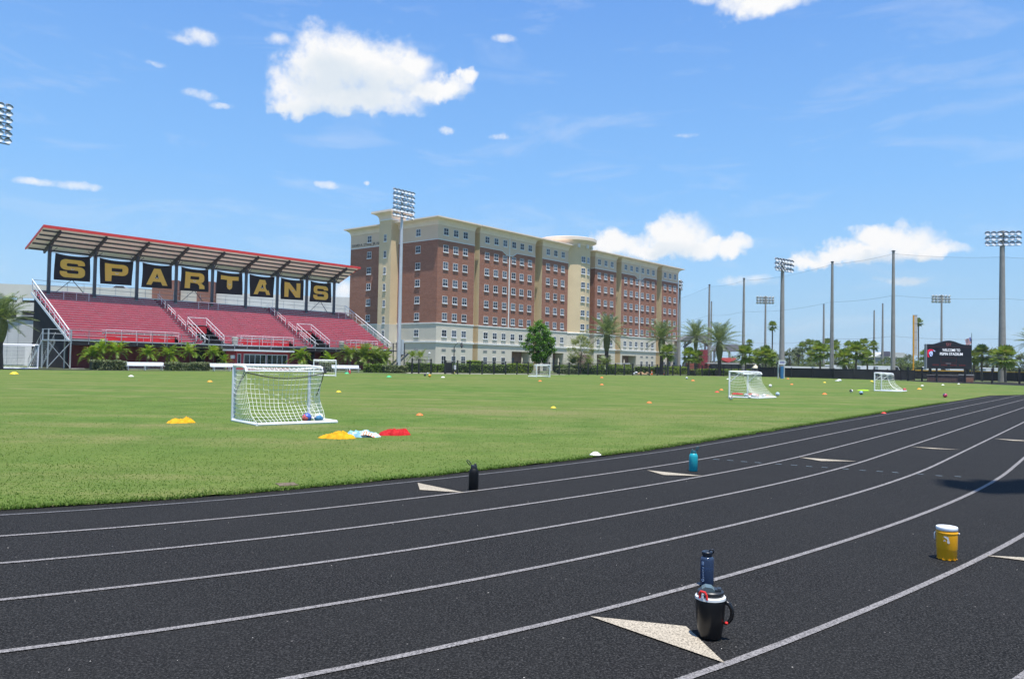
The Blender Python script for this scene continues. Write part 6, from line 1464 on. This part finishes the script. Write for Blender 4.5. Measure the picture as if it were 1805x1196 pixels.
# blue bottle
def bluemat():
    m = bpy.data.materials.new('smoky_blue_bottle'); t = nt(m); z = N(t, 'ShaderNodeSeparateXYZ'); t.links.new(N(t, 'ShaderNodeTexCoord').outputs['Object'], z.inputs[0])
    p = pbsdf(t, (.075, .12, .22), .12, 0, .5); p.inputs['Transmission Weight'].default_value = .55; p.inputs['IOR'].default_value = 1.25; out(t, p.outputs[0]); return m
q = G(1246, 1029.5)
T = thing('water_bottle', 'clear smoky blue water bottle with black cap behind the black jug', 'bottle', (q.x, q.y, -.006), rad(-12))
b = MB(); b.lathe([(.040, 0), (.046, .006), (.0485, .015), (.0485, .192), (.046, .203), (.038, .210), (.034, .213)], 40); b.build('body', bluemat(), T, True)
b = MB(); b.lathe([(.043, .006), (.0455, .012), (.0455, .105), (.0455, .125)], 32); b.build('water', gloss('deep_blue_water', (.03, .06, .12), .2), T, True)
b = MB(); b.lathe([(.034, .212), (.034, .226), (.039, .227), (.040, .244), (.036, .249), (.015, .249), (.013, .245)], 32); cp_ = b.build('cap', gloss('navy_black_cap', (.012, .018, .03), .35), T, True)
b = MB(); b.tube([(.012, .0, .250), (.026, 0, .262), (.040, 0, .266), (.046, 0, .256), (.044, 0, .238)], .005, 8); b.build('carry_loop', gloss('navy_black_cap', (.012, .018, .03)), cp_, 'all')
PR = mat('pale_blue_print', (.40, .50, .66), .5, 0, .03); NV = .0489
def wrap(o):                       # lay flat printing onto the round side
    for v in o.data.vertices:
        x, y, z = v.co; a = -math.pi / 2 + (x / .0489); r = .0490 + y; v.co = (r * math.cos(a), r * math.sin(a), z)
pr = text_mesh("JANM'A", .030, 'printing', PR, T, (0, 0, 0), (0, 0, 0), .0004)
xs = [v.co.x for v in pr.data.vertices]; x0, x1 = min(xs), max(xs)
for v in pr.data.vertices:
    x, y, z = v.co; v.co = (-.026 - y * .62, z * .3, .062 + (x - x0) / (x1 - x0) * .082)
wrap(pr)
b = MB(); O = arc(-.034, .046, .011, .011, 0, 360, 20); I = arc(-.034, .046, .007, .007, 0, 360, 20)
for P in ribbon(O, I): b.poly(P, lambda x, z, d: (x, d, z), .0005)
b.poly([(-.044, .156), (-.026, .156), (-.026, .160), (-.044, .160)], lambda x, z, d: (x, d, z), .0005); b.poly([(-.044, .176), (-.026, .176), (-.026, .180), (-.044, .180)], lambda x, z, d: (x, d, z), .0005)
b.poly([(-.044, .160), (-.040, .160), (-.040, .176), (-.044, .176)], lambda x, z, d: (x, d, z), .0005); b.poly([(-.030, .160), (-.026, .160), (-.026, .176), (-.030, .176)], lambda x, z, d: (x, d, z), .0005); b.poly([(-.037, .163), (-.033, .163), (-.033, .173), (-.037, .173)], lambda x, z, d: (x, d, z), .0005)
o = b.build('printing', PR, T); wrap(o)
# orange cooler
q = G(1669, 982.5); OG = gloss('orange_cooler_plastic', (.92, .42, .012), .38)
T = thing('drinks_cooler', 'round orange drinks cooler with a white lid on the outer lanes', 'cooler', (q.x, q.y, -.006), rad(-30))
b = MB(); b.lathe([(.070, 0), (.074, .004), (.074, .012), (.0775, .018), (.0785, .082), (.0800, .084), (.0815, .088), (.0825, .215), (.0850, .218), (.0865, .224), (.0850, .230), (.0815, .232), (.0815, .246)], 44); b.build('body', OG, T, True)
b = MB(); b.lathe([(.0825, .246), (.0840, .248), (.0845, .268), (.082, .274), (.060, .277), (.02, .2775)], 44); b.build('lid', gloss('white_cooler_lid', (.82, .85, .86), .4), T, True)
b = MB()
for k in range(10):
    a = k * .628; b.bx(.066 * math.cos(a) - .012, .066 * math.cos(a) + .012, .066 * math.sin(a) - .012, .066 * math.sin(a) + .012, -.0, .006)
b.build('foot', OG, T)
b = MB(); b.tube([(-.086, 0, .222), (-.093, -.004, .21), (-.094, -.006, .17), (-.091, -.004, .155)], .0045, 6); b.tube([(.086, 0, .222), (.092, -.004, .226), (.090, .0, .214)], .0055, 6)
b.build('handle', gloss('white_cooler_lid', (.82, .85, .86)), T, 'all')
b = MB(); Q = [(-.026, .196), (-.020, .203), (.004, .203), (.014, .196), (.016, .180), (.021, .160), (.024, .148), (.016, .141), (.006, .146), (.002, .160), (.006, .172), (-.002, .186), (-.014, .190)]
b.poly(Q, lambda x, z, d: (.0838 * math.sin(x / .0838) + (d * .001), -.0838 * math.cos(x / .0838) - d, z), .0008)
b.poly([(-.020, .176), (-.010, .170), (-.006, .160), (-.018, .162), (-.026, .158)], lambda x, z, d: (.0838 * math.sin(x / .0838), -.0838 * math.cos(x / .0838) - d, z), .0008)
b.build('silver_emblem', mat('worn_silver_print', (.62, .60, .58), .5, .1, .15, 60), T)
# teal and black flasks
def flask(label, u, v, m, capm, r, loopdir, tilt):
    q = G(u, v); T = thing('water_flask', label, 'bottle', (q.x, q.y, -.006))
    b = MB(); b.lathe([(r * .93, 0), (r, .006), (r, .218), (r * .97, .232), (r * .84, .252), (r * .70, .266), (r * .64, .270)], 40); b.build('body', m, T, True)
    b = MB(); b.lathe([(r * .62, .270), (r * .66, .273), (r * .66, .302), (r * .60, .308), (.02, .309)], 32); c = b.build('cap', capm, T, True)
    s_ = loopdir; b = MB(); b.tube([(s_ * .030, 0, .300), (s_ * .040, 0, .325), (s_ * (.040 + tilt * .4), 0, .350), (s_ * (.046 + tilt), 0, .372), (s_ * (.058 + tilt), .0, .362), (s_ * (.060 + tilt * .5), 0, .335), (s_ * .050, 0, .305)], .006, 8); b.build('carry_loop', capm, c, 'all')
    b = MB(); b.lathe([(.014, .309), (.014, .325), (.009, .330)], 14, c=(-s_ * .018, 0, 0)); b.build('spout', capm, c, True)
flask('matt black water flask with its loop up, on the inner lane line', 834.5, 861.6, gloss('matt_black_flask', (.005, .0055, .007), .6, .25), gloss('black_flask_cap', (.02, .022, .025), .4), .062, -1, .035)
flask('teal water flask on the second lane by a tan marking', 1222, 828.6, gloss('teal_flask', (.015, .36, .42), .38), gloss('dark_teal_cap', (.01, .09, .11), .35), .066, 1, .02)
# small litter and pale grit scattered on the track
b = MB(); rs = random.Random(9)
for k in range(150):
    Y = 4 * (26 / 4) ** rs.random(); X = rs.uniform(-.66, .66) * Y
    P = Vector((X, Y)); 
    if min((P - a).length for a in [Vector((p.x, p.y)) for p in track_pts(-.3, 30)[::4]]) < .4: continue
    s_ = rs.uniform(.002, .0055); a0 = rs.random() * 6
    b.add([(X + s_ * math.cos(a0 + j * 2.1) * rs.uniform(.6, 1.5), Y + s_ * math.sin(a0 + j * 2.1), -.0115 + (.004 if j < 3 else 0)) for j in range(3)] + [(X, Y, -.006 + s_ * .5)], [(0, 1, 3), (1, 2, 3), (2, 0, 3)])
tag(b.build('grit', mat('pale_grit', (.45, .42, .38), .9, 0, .3, 2)), kind='stuff')

# ------------------------------------------------------------------ summer haze
def haze():
    b = MB(); b.bx(-1000, 1200, -280, 2300, -1.2, 60); m = bpy.data.materials.new('haze'); t = nt(m)
    v = N(t, 'ShaderNodeVolumePrincipled'); v.inputs['Color'].default_value = (.86, .92, 1.0, 1); v.inputs['Density'].default_value = HAZE; v.inputs['Anisotropy'].default_value = .2
    o = N(t, 'ShaderNodeOutputMaterial'); t.links.new(v.outputs[0], o.inputs['Volume']); tag(b.build('haze', m), kind='stuff')
HAZE = .00016
haze()
